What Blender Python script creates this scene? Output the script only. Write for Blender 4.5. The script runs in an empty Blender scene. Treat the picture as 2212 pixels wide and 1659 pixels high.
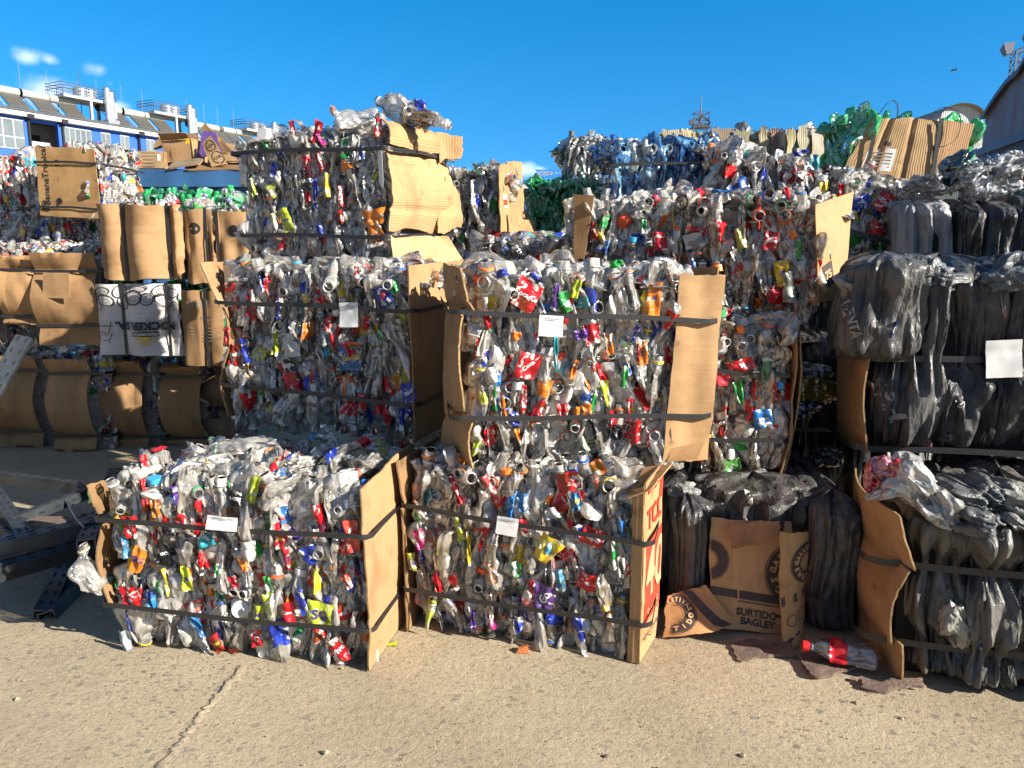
import bpy, bmesh, math, random
import numpy as np
from mathutils import Vector, Matrix

sc = bpy.context.scene
R = math.radians
# ------------------------------------------------------------------ camera, sky, sun, exposure
CAM_H, PITCH, FPX, CX, CY = 1.6, R(9.7), 1650.0, 1106.0, 829.5
cam_d = bpy.data.cameras.new('camera'); cam = bpy.data.objects.new('camera', cam_d)
sc.collection.objects.link(cam); sc.camera = cam
cam_d.sensor_width = 36; cam_d.lens = 36 * FPX / 2212
cam_d.clip_start = .05; cam_d.clip_end = 3000
cam.location = (0, 0, CAM_H); cam.rotation_euler = (math.pi/2 - PITCH, 0, 0)

SUN_H = Vector((.883, -.469, 0)).normalized(); SUN_EL = R(26)
sun_d = bpy.data.lights.new('sun', 'SUN'); sun = bpy.data.objects.new('sun', sun_d); sc.collection.objects.link(sun)
sun_d.energy = 5.0; sun_d.angle = R(.53); sun_d.color = (1, .93, .82)
sdir = SUN_H * math.cos(SUN_EL) + Vector((0, 0, math.sin(SUN_EL)))
sun.rotation_euler = (-sdir).to_track_quat('-Z', 'Y').to_euler()
sun.location = (6, -4, 8)

world = bpy.data.worlds.new('World'); sc.world = world; world.use_nodes = True
wn, wl = world.node_tree.nodes, world.node_tree.links
wn.clear()
w_out = wn.new('ShaderNodeOutputWorld'); w_bg = wn.new('ShaderNodeBackground'); w_bg.inputs['Strength'].default_value = .11
sky = wn.new('ShaderNodeTexSky'); sky.sky_type = 'NISHITA'; sky.sun_disc = False
sky.sun_elevation = SUN_EL; sky.sun_rotation = math.atan2(SUN_H.x, SUN_H.y)
sky.air_density = 1.0; sky.dust_density = 0; sky.ozone_density = 2.0; sky.altitude = 200
w_hs = wn.new('ShaderNodeHueSaturation'); w_hs.inputs['Hue'].default_value = .497; w_hs.inputs['Saturation'].default_value = 1.46; w_hs.inputs['Value'].default_value = .96
w_tc = wn.new('ShaderNodeTexCoord'); w_map = wn.new('ShaderNodeMapping'); w_map.vector_type = 'POINT'
w_map.inputs['Location'].default_value = (0, 0, .20); w_map.inputs['Scale'].default_value = (1, 1, 1.0)
w_nrm = wn.new('ShaderNodeVectorMath'); w_nrm.operation = 'NORMALIZE'
wl.new(w_tc.outputs['Generated'], w_map.inputs['Vector']); wl.new(w_map.outputs[0], w_nrm.inputs[0]); wl.new(w_nrm.outputs[0], sky.inputs['Vector'])
wl.new(sky.outputs[0], w_hs.inputs['Color'])
wl.new(w_bg.outputs[0], w_out.inputs['Surface'])

def ray(x, y):
    u = (x - CX) / FPX; v = (y - CY) / FPX
    return Vector((u, math.cos(PITCH) - v * math.sin(PITCH), -math.sin(PITCH) - v * math.cos(PITCH)))
def at(x, y, Y):
    d = ray(x, y); return Vector((0, 0, CAM_H)) + d * (Y / d.y)
def on_ground(x, y, z=0):
    d = ray(x, y); return Vector((0, 0, CAM_H)) + d * ((z - CAM_H) / d.z)
def hit(x, y, p, n):
    d = ray(x, y); o = Vector((0, 0, CAM_H)); return o + d * ((p - o).dot(n) / d.dot(n))

# a few small clouds low in the sky, as world-space directions
w_geo = wn.new('ShaderNodeTexCoord')
cl_noise = wn.new('ShaderNodeTexNoise'); cl_noise.inputs['Scale'].default_value = 26; cl_noise.inputs['Detail'].default_value = 6
wl.new(w_geo.outputs['Generated'], cl_noise.inputs['Vector'])
acc = None
for (px, py, rad, st) in [(62, 124, .026, .8), (105, 130, .020, .7), (215, 150, .030, .62), (238, 182, .026, .55), (100, 200, .052, 1.0), (30, 205, .04, .7),
                          (255, 232, .028, .9), (1130, 366, .030, 1.0), (1165, 372, .022, .9), (1000, 372, .028, .8), (1060, 374, .02, .5)]:
    d = ray(px, py).normalized()
    sub = wn.new('ShaderNodeVectorMath'); sub.operation = 'SUBTRACT'; sub.inputs[1].default_value = d
    wl.new(w_geo.outputs['Generated'], sub.inputs[0])
    scl = wn.new('ShaderNodeVectorMath'); scl.operation = 'MULTIPLY'; scl.inputs[1].default_value = (1, 1, 1.7); wl.new(sub.outputs[0], scl.inputs[0])
    ln = wn.new('ShaderNodeVectorMath'); ln.operation = 'LENGTH'; wl.new(scl.outputs[0], ln.inputs[0])
    mr = wn.new('ShaderNodeMapRange'); mr.inputs['From Min'].default_value = 0; mr.inputs['From Max'].default_value = rad
    mr.inputs['To Min'].default_value = st; mr.inputs['To Max'].default_value = 0
    wl.new(ln.outputs['Value'], mr.inputs['Value'])
    if acc is None: acc = mr.outputs[0]
    else:
        mx = wn.new('ShaderNodeMath'); mx.operation = 'MAXIMUM'; wl.new(acc, mx.inputs[0]); wl.new(mr.outputs[0], mx.inputs[1]); acc = mx.outputs[0]
ad = wn.new('ShaderNodeMath'); ad.operation = 'ADD'; wl.new(acc, ad.inputs[0]); wl.new(cl_noise.outputs['Fac'], ad.inputs[1])
mr = wn.new('ShaderNodeMapRange'); mr.interpolation_type = 'SMOOTHSTEP'; mr.inputs['From Min'].default_value = .8; mr.inputs['From Max'].default_value = 1.4
mr.inputs['To Max'].default_value = .5
wl.new(ad.outputs[0], mr.inputs['Value'])
cmix = wn.new('ShaderNodeMix'); cmix.data_type = 'RGBA'; cmix.inputs['B'].default_value = (6.4, 7.0, 8.0, 1)
# the deep blue lies away from the sun, ahead; the rest of the sky is paler
w_hs2 = wn.new('ShaderNodeHueSaturation'); w_hs2.inputs['Saturation'].default_value = .95; w_hs2.inputs['Value'].default_value = .58; wl.new(sky.outputs[0], w_hs2.inputs['Color'])
w_sep = wn.new('ShaderNodeSeparateXYZ'); wl.new(w_tc.outputs['Generated'], w_sep.inputs[0])
w_mr = wn.new('ShaderNodeMapRange'); w_mr.interpolation_type = 'SMOOTHSTEP'; w_mr.inputs['From Min'].default_value = .35; w_mr.inputs['From Max'].default_value = .72; wl.new(w_sep.outputs['Y'], w_mr.inputs['Value'])
w_dir = wn.new('ShaderNodeMix'); w_dir.data_type = 'RGBA'; wl.new(w_mr.outputs[0], w_dir.inputs['Factor']); wl.new(w_hs2.outputs[0], w_dir.inputs['A']); wl.new(w_hs.outputs[0], w_dir.inputs['B'])
wl.new(mr.outputs[0], cmix.inputs['Factor']); wl.new(w_dir.outputs['Result'], cmix.inputs['A']); wl.new(cmix.outputs['Result'], w_bg.inputs['Color'])

sc.view_settings.view_transform = 'Standard'; sc.view_settings.look = 'None'
sc.view_settings.exposure = 1.22; sc.view_settings.gamma = 1
cy = sc.cycles
cy.use_denoising = True
cy.max_bounces = 7; cy.diffuse_bounces = 3; cy.glossy_bounces = 3; cy.transmission_bounces = 4; cy.transparent_max_bounces = 14
cy.caustics_reflective = False; cy.caustics_refractive = False; cy.sample_clamp_indirect = 4
cy.use_adaptive_sampling = True; cy.adaptive_threshold = .02

# ------------------------------------------------------------------ numpy noise
def vnoise(p, seed=0):
    p = np.asarray(p, float); i = np.floor(p).astype(np.int64); f = p - i; f = f*f*(3-2*f)
    def h(a, b, c):
        n = (a*374761393 + b*668265263 + c*2147483647 + seed*1274126177) & 0xffffffff
        n = ((n ^ (n >> 13)) * 1274126177) & 0xffffffff
        return ((n ^ (n >> 16)) & 0xffff) / 32767.5 - 1
    r = 0
    for dx in (0, 1):
        for dy in (0, 1):
            for dz in (0, 1):
                w = (f[:, 0] if dx else 1-f[:, 0]) * (f[:, 1] if dy else 1-f[:, 1]) * (f[:, 2] if dz else 1-f[:, 2])
                r = r + w * h(i[:, 0]+dx, i[:, 1]+dy, i[:, 2]+dz)
    return r
def ridge(p, seed=0): return 1 - 2*np.abs(vnoise(p, seed))

# ------------------------------------------------------------------ materials
def mat(name):
    m = bpy.data.materials.new(name); m.use_nodes = True
    nt = m.node_tree; nt.nodes.clear()
    o = nt.nodes.new('ShaderNodeOutputMaterial')
    return m, nt.nodes, nt.links, o
def nd(ns, t, **kw):
    n = ns.new('ShaderNode' + t)
    for k, v in kw.items():
        if k in n.inputs: n.inputs[k].default_value = v
        else: setattr(n, k, v)
    return n
def ramp(ns, stops):
    r = ns.new('ShaderNodeValToRGB'); e = r.color_ramp.elements
    while len(e) < len(stops): e.new(.5)
    for k, (p, c) in enumerate(stops):
        e[k].position = p; e[k].color = (*c, 1) if len(c) == 3 else c
    return r
def mixc(ns, ls, fac, a, b, mode='MIX'):
    m = ns.new('ShaderNodeMix'); m.data_type = 'RGBA'; m.blend_type = mode
    for s, v in (('Factor', fac), ('A', a), ('B', b)):
        if isinstance(v, bpy.types.NodeSocket): ls.new(v, m.inputs[s])
        elif s == 'Factor': m.inputs[s].default_value = v
        else: m.inputs[s].default_value = (*v, 1) if len(v) == 3 else v
    return m.outputs['Result']

def simple(name, col, rough=.6, var=.15, scale=12, bump=.0, bscale=60, metal=0, objcol=False, spec=.5, coord='Object'):
    m, ns, ls, o = mat(name)
    p = nd(ns, 'BsdfPrincipled', Roughness=rough, Metallic=metal); p.inputs['Specular IOR Level'].default_value = spec
    tc = nd(ns, 'TexCoord'); n = nd(ns, 'TexNoise', Scale=scale, Detail=6); ls.new(tc.outputs[coord], n.inputs['Vector'])
    src = col
    if objcol:
        oi = nd(ns, 'ObjectInfo'); src = oi.outputs['Color']
    dark = mixc(ns, ls, 1.0, src, (1-var,)*3, 'MULTIPLY')
    lite = mixc(ns, ls, 1.0, src, (1+var*.6,)*3, 'MULTIPLY')
    r = ramp(ns, [(.3, (0, 0, 0)), (.7, (1, 1, 1))]); ls.new(n.outputs['Fac'], r.inputs[0])
    ls.new(mixc(ns, ls, r.outputs[0], dark, lite), p.inputs['Base Color'])
    if bump:
        nb = nd(ns, 'TexNoise', Scale=bscale, Detail=5); ls.new(tc.outputs[coord], nb.inputs['Vector'])
        b = nd(ns, 'Bump', Strength=bump, Distance=.01); ls.new(nb.outputs['Fac'], b.inputs['Height']); ls.new(b.outputs[0], p.inputs['Normal'])
    ls.new(p.outputs[0], o.inputs[0])
    return m

def crease_bump(ns, ls, vec, scale, strength, dist, fine=.25):
    # flat facets meeting in sharp folds, as in crumpled film
    nz = nd(ns, 'TexNoise', Scale=9, Detail=2); ls.new(vec, nz.inputs['Vector'])
    md = nd(ns, 'VectorMath', operation='MULTIPLY_ADD'); ls.new(nz.outputs['Color'], md.inputs[0]); md.inputs[1].default_value = (.05, .05, .09); ls.new(vec, md.inputs[2])
    mp = nd(ns, 'Mapping'); mp.inputs['Scale'].default_value = scale; ls.new(md.outputs[0], mp.inputs['Vector'])
    v = nd(ns, 'TexVoronoi', Scale=1., Randomness=1); ls.new(mp.outputs[0], v.inputs['Vector'])
    n2 = nd(ns, 'TexNoise', Scale=2.6, Detail=3, Distortion=.4); ls.new(mp.outputs[0], n2.inputs['Vector'])
    h = nd(ns, 'Math', operation='MULTIPLY_ADD'); ls.new(n2.outputs['Fac'], h.inputs[0]); h.inputs[1].default_value = fine; ls.new(v.outputs['Distance'], h.inputs[2])
    b = nd(ns, 'Bump', Strength=strength, Distance=dist); ls.new(h.outputs[0], b.inputs['Height']); return b
def plastic(name, dust_lo=.17, dust_hi=.6, objcol=True, col=(.93, .93, .91), dustcol=(1.0, .95, .88)):
    m, ns, ls, o = mat(name)
    tc = nd(ns, 'TexCoord'); oi = nd(ns, 'ObjectInfo')
    col_s = oi.outputs['Color'] if objcol else None
    ofs = nd(ns, 'VectorMath', operation='ADD'); ls.new(tc.outputs['Object'], ofs.inputs[0]); ls.new(oi.outputs['Random'], ofs.inputs[1])
    n1 = nd(ns, 'TexNoise', Scale=14, Detail=5); ls.new(ofs.outputs[0], n1.inputs['Vector'])
    mr = nd(ns, 'MapRange'); mr.inputs['From Min'].default_value = .35; mr.inputs['From Max'].default_value = .7
    mr.inputs['To Min'].default_value = dust_lo; mr.inputs['To Max'].default_value = dust_hi; ls.new(n1.outputs['Fac'], mr.inputs['Value'])
    # crinkle bump, stretched
    b = crease_bump(ns, ls, ofs.outputs[0], (26, 26, 9), 1.0, .016)
    tr = nd(ns, 'BsdfTransparent'); df = nd(ns, 'BsdfDiffuse'); tl = nd(ns, 'BsdfTranslucent'); gl = nd(ns, 'BsdfGlossy', Roughness=.11)
    if objcol:
        ls.new(col_s, tr.inputs['Color'])
        dc = mixc(ns, ls, 1.0, col_s, dustcol, 'MULTIPLY')
        ls.new(dc, df.inputs['Color']); ls.new(dc, tl.inputs['Color'])
    else:
        tr.inputs['Color'].default_value = (*col, 1)
        for q in (df, tl): q.inputs['Color'].default_value = (*[a*b for a, b in zip(col, dustcol)], 1)
    for q in (df, tl, gl): ls.new(b.outputs[0], q.inputs['Normal'])
    m1 = nd(ns, 'MixShader', Fac=.3); ls.new(df.outputs[0], m1.inputs[1]); ls.new(tl.outputs[0], m1.inputs[2])
    m2 = nd(ns, 'MixShader'); ls.new(mr.outputs[0], m2.inputs[0]); ls.new(tr.outputs[0], m2.inputs[1]); ls.new(m1.outputs[0], m2.inputs[2])
    lw = nd(ns, 'Fresnel', IOR=1.6); ls.new(b.outputs[0], lw.inputs['Normal'])
    mf = nd(ns, 'MapRange'); mf.inputs['To Min'].default_value = .16; mf.inputs['To Max'].default_value = .95; ls.new(lw.outputs[0], mf.inputs['Value'])
    m3 = nd(ns, 'MixShader'); ls.new(mf.outputs[0], m3.inputs[0]); ls.new(m2.outputs[0], m3.inputs[1]); ls.new(gl.outputs[0], m3.inputs[2])
    ls.new(m3.outputs[0], o.inputs[0])
    return m

def label_mat(name, objcol=True, col=(.7, .02, .02), k=1.):
    m, ns, ls, o = mat(name)
    tc = nd(ns, 'TexCoord'); oi = nd(ns, 'ObjectInfo'); base = oi.outputs['Color'] if objcol else None
    if base is None:
        rgb = nd(ns, 'RGB'); rgb.outputs[0].default_value = (*col, 1); base = rgb.outputs[0]
    ofs = nd(ns, 'VectorMath', operation='ADD'); ls.new(tc.outputs['UV'], ofs.inputs[0])
    sc2 = nd(ns, 'Math', operation='MULTIPLY'); sc2.inputs[1].default_value = 37; ls.new(oi.outputs['Random'], sc2.inputs[0]); ls.new(sc2.outputs[0], ofs.inputs[1])
    n = nd(ns, 'TexNoise', Scale=9*k, Detail=2, Distortion=.8); ls.new(ofs.outputs[0], n.inputs['Vector'])
    r = ramp(ns, [(.59, (0, 0, 0)), (.61, (1, 1, 1))]); ls.new(n.outputs['Fac'], r.inputs[0])
    n2 = nd(ns, 'TexNoise', Scale=4*k, Detail=1); ls.new(ofs.outputs[0], n2.inputs['Vector'])
    r2 = ramp(ns, [(.62, (0, 0, 0)), (.64, (1, 1, 1))]); ls.new(n2.outputs['Fac'], r2.inputs[0])
    hs = nd(ns, 'HueSaturation'); ls.new(base, hs.inputs['Color']); hs.inputs['Value'].default_value = .45
    hh = nd(ns, 'MapRange'); hh.inputs['To Min'].default_value = .46; hh.inputs['To Max'].default_value = .54; ls.new(oi.outputs['Random'], hh.inputs['Value']); ls.new(hh.outputs[0], hs.inputs['Hue'])
    c = mixc(ns, ls, r2.outputs[0], base, hs.outputs[0])
    c = mixc(ns, ls, r.outputs[0], c, (.6, .6, .57))
    nq = nd(ns, 'TexNoise', Scale=16, Detail=5); ls.new(tc.outputs['Object'], nq.inputs['Vector'])
    rq = ramp(ns, [(.35, (.62, .6, .56)), (.65, (1, 1, 1))]); ls.new(nq.outputs['Fac'], rq.inputs[0]); c = mixc(ns, ls, 1, c, rq.outputs[0], 'MULTIPLY')
    p = nd(ns, 'BsdfPrincipled', Roughness=.32); ls.new(c, p.inputs['Base Color'])
    n3 = nd(ns, 'TexNoise', Scale=20, Detail=2, Distortion=1); ls.new(tc.outputs['Object'], n3.inputs['Vector'])
    b = nd(ns, 'Bump', Strength=.5, Distance=.02); ls.new(n3.outputs['Fac'], b.inputs['Height']); ls.new(b.outputs[0], p.inputs['Normal'])
    ls.new(p.outputs[0], o.inputs[0])
    return m

def cardboard_mat(name, freq=160, bump=.35, horiz=True, wave=.3):
    m, ns, ls, o = mat(name)
    tc = nd(ns, 'TexCoord'); oi = nd(ns, 'ObjectInfo')
    ofs = nd(ns, 'VectorMath', operation='ADD'); ls.new(tc.outputs['UV'], ofs.inputs[0]); ls.new(oi.outputs['Random'], ofs.inputs[1])
    wv = nd(ns, 'TexWave', Scale=freq/6.283/ .5, Distortion=.12, Detail=1); wv.bands_direction = 'Y' if horiz else 'X'; wv.inputs['Detail Scale'].default_value = .4
    ls.new(ofs.outputs[0], wv.inputs['Vector'])
    n = nd(ns, 'TexNoise', Scale=3.5, Detail=8, Roughness=.6); ls.new(ofs.outputs[0], n.inputs['Vector'])
    st = nd(ns, 'Mapping'); st.inputs['Scale'].default_value = (4, 90, 1) if horiz else (90, 4, 1); ls.new(ofs.outputs[0], st.inputs['Vector'])
    nf = nd(ns, 'TexNoise', Scale=1, Detail=4); ls.new(st.outputs[0], nf.inputs['Vector'])
    r = ramp(ns, [(.3, (.66, .63, .58)), (.5, (1, 1, 1)), (.75, (1.1, 1.08, 1.03))]); ls.new(n.outputs['Fac'], r.inputs[0])
    r2 = ramp(ns, [(.35, (.86, .85, .82)), (.6, (1.03, 1.03, 1.03))]); ls.new(nf.outputs['Fac'], r2.inputs[0])
    c = mixc(ns, ls, 1, mixc(ns, ls, 1, oi.outputs['Color'], (.74, .70, .66), 'MULTIPLY'), r.outputs[0], 'MULTIPLY'); c = mixc(ns, ls, .4, c, r2.outputs[0], 'MULTIPLY')
    # grime spots
    ng = nd(ns, 'TexNoise', Scale=11, Detail=5); ls.new(ofs.outputs[0], ng.inputs['Vector'])
    rg = ramp(ns, [(.62, (0, 0, 0)), (.78, (1, 1, 1))]); ls.new(ng.outputs['Fac'], rg.inputs[0])
    c = mixc(ns, ls, rg.outputs[0], c, mixc(ns, ls, 1, c, (.5, .46, .4), 'MULTIPLY'))
    p = nd(ns, 'BsdfPrincipled', Roughness=.8); p.inputs['Specular IOR Level'].default_value = .2; ls.new(c, p.inputs['Base Color'])
    hsum = nd(ns, 'Math', operation='MULTIPLY_ADD'); ls.new(wv.outputs['Fac'], hsum.inputs[0]); hsum.inputs[1].default_value = wave; ls.new(n.outputs['Fac'], hsum.inputs[2])
    b = nd(ns, 'Bump', Strength=bump, Distance=.012); ls.new(hsum.outputs[0], b.inputs['Height']); ls.new(b.outputs[0], p.inputs['Normal'])
    ls.new(p.outputs[0], o.inputs[0])
    return m

M = {}
M['pet'] = plastic('pet_plastic')
M['pet_fill'] = plastic('pet_plastic_filler', objcol=False, dust_lo=.4, dust_hi=.8)
M['clear_pet'] = plastic('clear_pet_plastic', dust_lo=.06, dust_hi=.2)
M['pet_tint'] = plastic('tinted_pet', dust_lo=.4, dust_hi=.8, dustcol=(1, 1, 1))
M['film'] = plastic('clear_film', dust_lo=.25, dust_hi=.6, dustcol=(1, 1, 1))
M['bag'] = plastic('thin_bag', dust_lo=.55, dust_hi=.9, dustcol=(1, 1, 1))
M['label'] = label_mat('label_print')
for k, c in (('red', (.62, .015, .02)), ('blue', (.03, .06, .4)), ('green', (.03, .35, .06)), ('yellow', (.7, .5, .03)), ('orange', (.75, .2, .02)), ('white', (.6, .6, .58))):
    M['lab_' + k] = label_mat('label_print_' + k, False, c)
M['cap'] = simple('cap_plastic', (1, 1, 1), .4, .1, 30, objcol=True)
M['carton'] = cardboard_mat('cardboard_fine', 130, .22, True, .10)
M['carton_v'] = cardboard_mat('cardboard_upright', 130, .22, False, .10)
M['flute'] = cardboard_mat('cardboard_flutes', 60, .55, False)
M['flute_h'] = cardboard_mat('cardboard_flutes_flat', 75, .35, True)
M['edge'] = simple('cardboard_edge', (.3, .19, .09), .9, .4, 80)
M['core'] = simple('bale_core', (.42, .37, .31), .9, .4, 20)
M['strap'] = simple('strap_plastic', (.022, .022, .024), .38, .2, 40, bump=.15, bscale=220)
M['paper'] = simple('white_paper', (.62, .62, .61), .7, .05, 8)
M['grey_print'] = simple('grey_print', (.3, .3, .3), .7)
M['ink'] = simple('black_ink', (.03, .028, .03), .7, .3, 40)
M['ink_red'] = simple('red_ink', (.62, .045, .02), .65, .12, 20)
M['ink_white'] = simple('white_ink', (.7, .7, .7), .6, .15, 30)
M['ink_brown'] = simple('brown_ink', (.06, .045, .04), .75, .3, 40)
M['ink_yellow'] = simple('yellow_ink', (.75, .45, .03), .7, .2, 30)

# ------------------------------------------------------------------ object helpers
COL = sc.collection
def link(name, mesh, parent=None, color=None):
    o = bpy.data.objects.new(name, mesh); COL.objects.link(o)
    if parent: o.parent = parent
    if color is not None: o.color = (*color, 1) if len(color) == 3 else color
    return o
def thing(name, label, cat, loc=(0, 0, 0), rz=0, group=None, rx=0, ry=0):
    o = bpy.data.objects.new(name, None); COL.objects.link(o)
    o.location = loc; o.rotation_euler = (rx, ry, rz); o.empty_display_size = .1
    o['label'] = label; o['category'] = cat
    if group: o['group'] = group
    return o
def tag(o, label, cat, group=None):
    o['label'] = label; o['category'] = cat
    if group: o['group'] = group
    return o
def structure(o): o['kind'] = 'structure'; return o
def mesh_np(name, verts, faces, mats, midx=None, smooth=True, uv=None):
    me = bpy.data.meshes.new(name)
    me.from_pydata(np.asarray(verts, float).tolist(), [], [list(map(int, f)) for f in faces])
    for m in mats: me.materials.append(m)
    if midx is not None: me.polygons.foreach_set('material_index', np.asarray(midx, np.int32))
    me.polygons.foreach_set('use_smooth', np.full(len(me.polygons), smooth))
    if uv is not None:
        l = me.uv_layers.new(name='UVMap'); vi = np.zeros(len(me.loops), np.int32); me.loops.foreach_get('vertex_index', vi)
        l.data.foreach_set('uv', np.asarray(uv, np.float32)[vi].ravel())
    me.update()
    return me
class MB:
    """collects shapes into one mesh"""
    def __init__(s): s.v = []; s.f = []; s.m = []; s.n = 0
    def add(s, v, f, mi=0):
        v = np.asarray(v, float); s.v.append(v); s.f += [[i + s.n for i in q] for q in f]; s.m += [mi]*len(f); s.n += len(v); return s
    def box(s, lo, hi, mi=0, M4=None):
        (a, b, c), (d, e, g) = lo, hi
        v = np.array([(a, b, c), (d, b, c), (d, e, c), (a, e, c), (a, b, g), (d, b, g), (d, e, g), (a, e, g)], float)
        if M4 is not None: v = np.array([(M4 @ Vector(p))[:] for p in v])
        return s.add(v, [(0, 3, 2, 1), (4, 5, 6, 7), (0, 1, 5, 4), (1, 2, 6, 5), (2, 3, 7, 6), (3, 0, 4, 7)], mi)
    def tube(s, pts, r, n=8, mi=0, caps=True):
        pts = [Vector(p) for p in pts]; rs = r if isinstance(r, (list, tuple)) else [r]*len(pts); vs = []
        for i, p in enumerate(pts):
            t = (pts[min(i+1, len(pts)-1)] - pts[max(i-1, 0)]).normalized()
            a = t.orthogonal().normalized() if i == 0 else (a - t*a.dot(t)).normalized()
            b = t.cross(a)
            for k in range(n):
                an = 2*math.pi*k/n; vs.append((p + (a*math.cos(an) + b*math.sin(an))*rs[i])[:])
        f = []
        for i in range(len(pts)-1):
            for k in range(n):
                f.append((i*n+k, i*n+(k+1) % n, (i+1)*n+(k+1) % n, (i+1)*n+k))
        if caps: f.append(tuple(range(n))[::-1]); f.append(tuple((len(pts)-1)*n+k for k in range(n)))
        return s.add(vs, f, mi)
    def build(s, name, mats, parent=None, color=None, smooth=False):
        mats = mats if isinstance(mats, list) else [mats]
        me = mesh_np(name, np.concatenate(s.v), s.f, mats, s.m, smooth)
        return link(name, me, parent, color)

def ribbon(pts, nrm, width, thick, wdir):
    """flat strap along pts; nrm = outward normal per point, wdir = width direction"""
    v = []; f = []
    for p, n, w in zip(pts, nrm, wdir if isinstance(wdir, list) else [wdir]*len(pts)):
        p, n, w = Vector(p), Vector(n), Vector(w)
        for a, b in ((-.5, 0), (.5, 0), (.5, 1), (-.5, 1)): v.append((p + w*a*width + n*b*thick)[:])
    for i in range(len(pts)-1):
        for k in range(4): f.append((i*4+k, i*4+(k+1) % 4, (i+1)*4+(k+1) % 4, (i+1)*4+k))
    f.append((0, 1, 2, 3)); k = (len(pts)-1)*4; f.append((k+3, k+2, k+1, k))
    return v, f

# text / decal shapes in 2D
def text2d(s, size=.1, bold=0., align='CENTER'):
    c = bpy.data.curves.new('lettering', 'FONT'); c.body = s; c.size = size; c.offset = bold; c.align_x = align; c.align_y = 'CENTER'; c.resolution_u = 3
    o = bpy.data.objects.new('lettering', c); COL.objects.link(o)
    dg = bpy.context.evaluated_depsgraph_get(); me = bpy.data.meshes.new_from_object(o.evaluated_get(dg))
    v = np.array([p.co[:2] for p in me.vertices]) if len(me.vertices) else np.zeros((0, 2)); f = [list(p.vertices) for p in me.polygons]
    bpy.data.objects.remove(o); bpy.data.curves.remove(c); bpy.data.meshes.remove(me)
    return v, f
def rect2d(w, h, n=6):
    xs = np.linspace(-w/2, w/2, n+1); ys = np.linspace(-h/2, h/2, n+1)
    v = np.array([(x, y) for y in ys for x in xs]); f = [(j*(n+1)+i, j*(n+1)+i+1, (j+1)*(n+1)+i+1, (j+1)*(n+1)+i) for j in range(n) for i in range(n)]
    return v, f
def ring2d(r0, r1, n=40, a0=0, a1=2*math.pi):
    v = []; f = []
    for k in range(n+1):
        a = a0 + (a1-a0)*k/n
        v += [(r0*math.cos(a), r0*math.sin(a)), (r1*math.cos(a), r1*math.sin(a))]
    for k in range(n): f.append((2*k, 2*k+1, 2*k+3, 2*k+2))
    return np.array(v), f
def arc_text(s, rad, size, a0, a1, bold=0, flip=False):
    V = []; F = []; n = 0
    for i, ch in enumerate(s):
        a = a0 + (a1-a0)*i/max(1, len(s)-1); v, f = text2d(ch, size, bold)
        if len(v) == 0: continue
        t = a - math.pi/2 + (math.pi if flip else 0); v = v @ np.array([[math.cos(t), math.sin(t)], [-math.sin(t), math.cos(t)]]) + rad*np.array([math.cos(a), math.sin(a)])
        V.append(v); F += [[q+n for q in g] for g in f]; n += len(v)
    return np.concatenate(V), F
def place2d(vf, x, y, rot=0, sx=1, sy=1):
    v, f = vf; c, s = math.cos(rot), math.sin(rot)
    v = v*np.array([sx, sy]); return v @ np.array([[c, s], [-s, c]]) + np.array([x, y]), f

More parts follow.
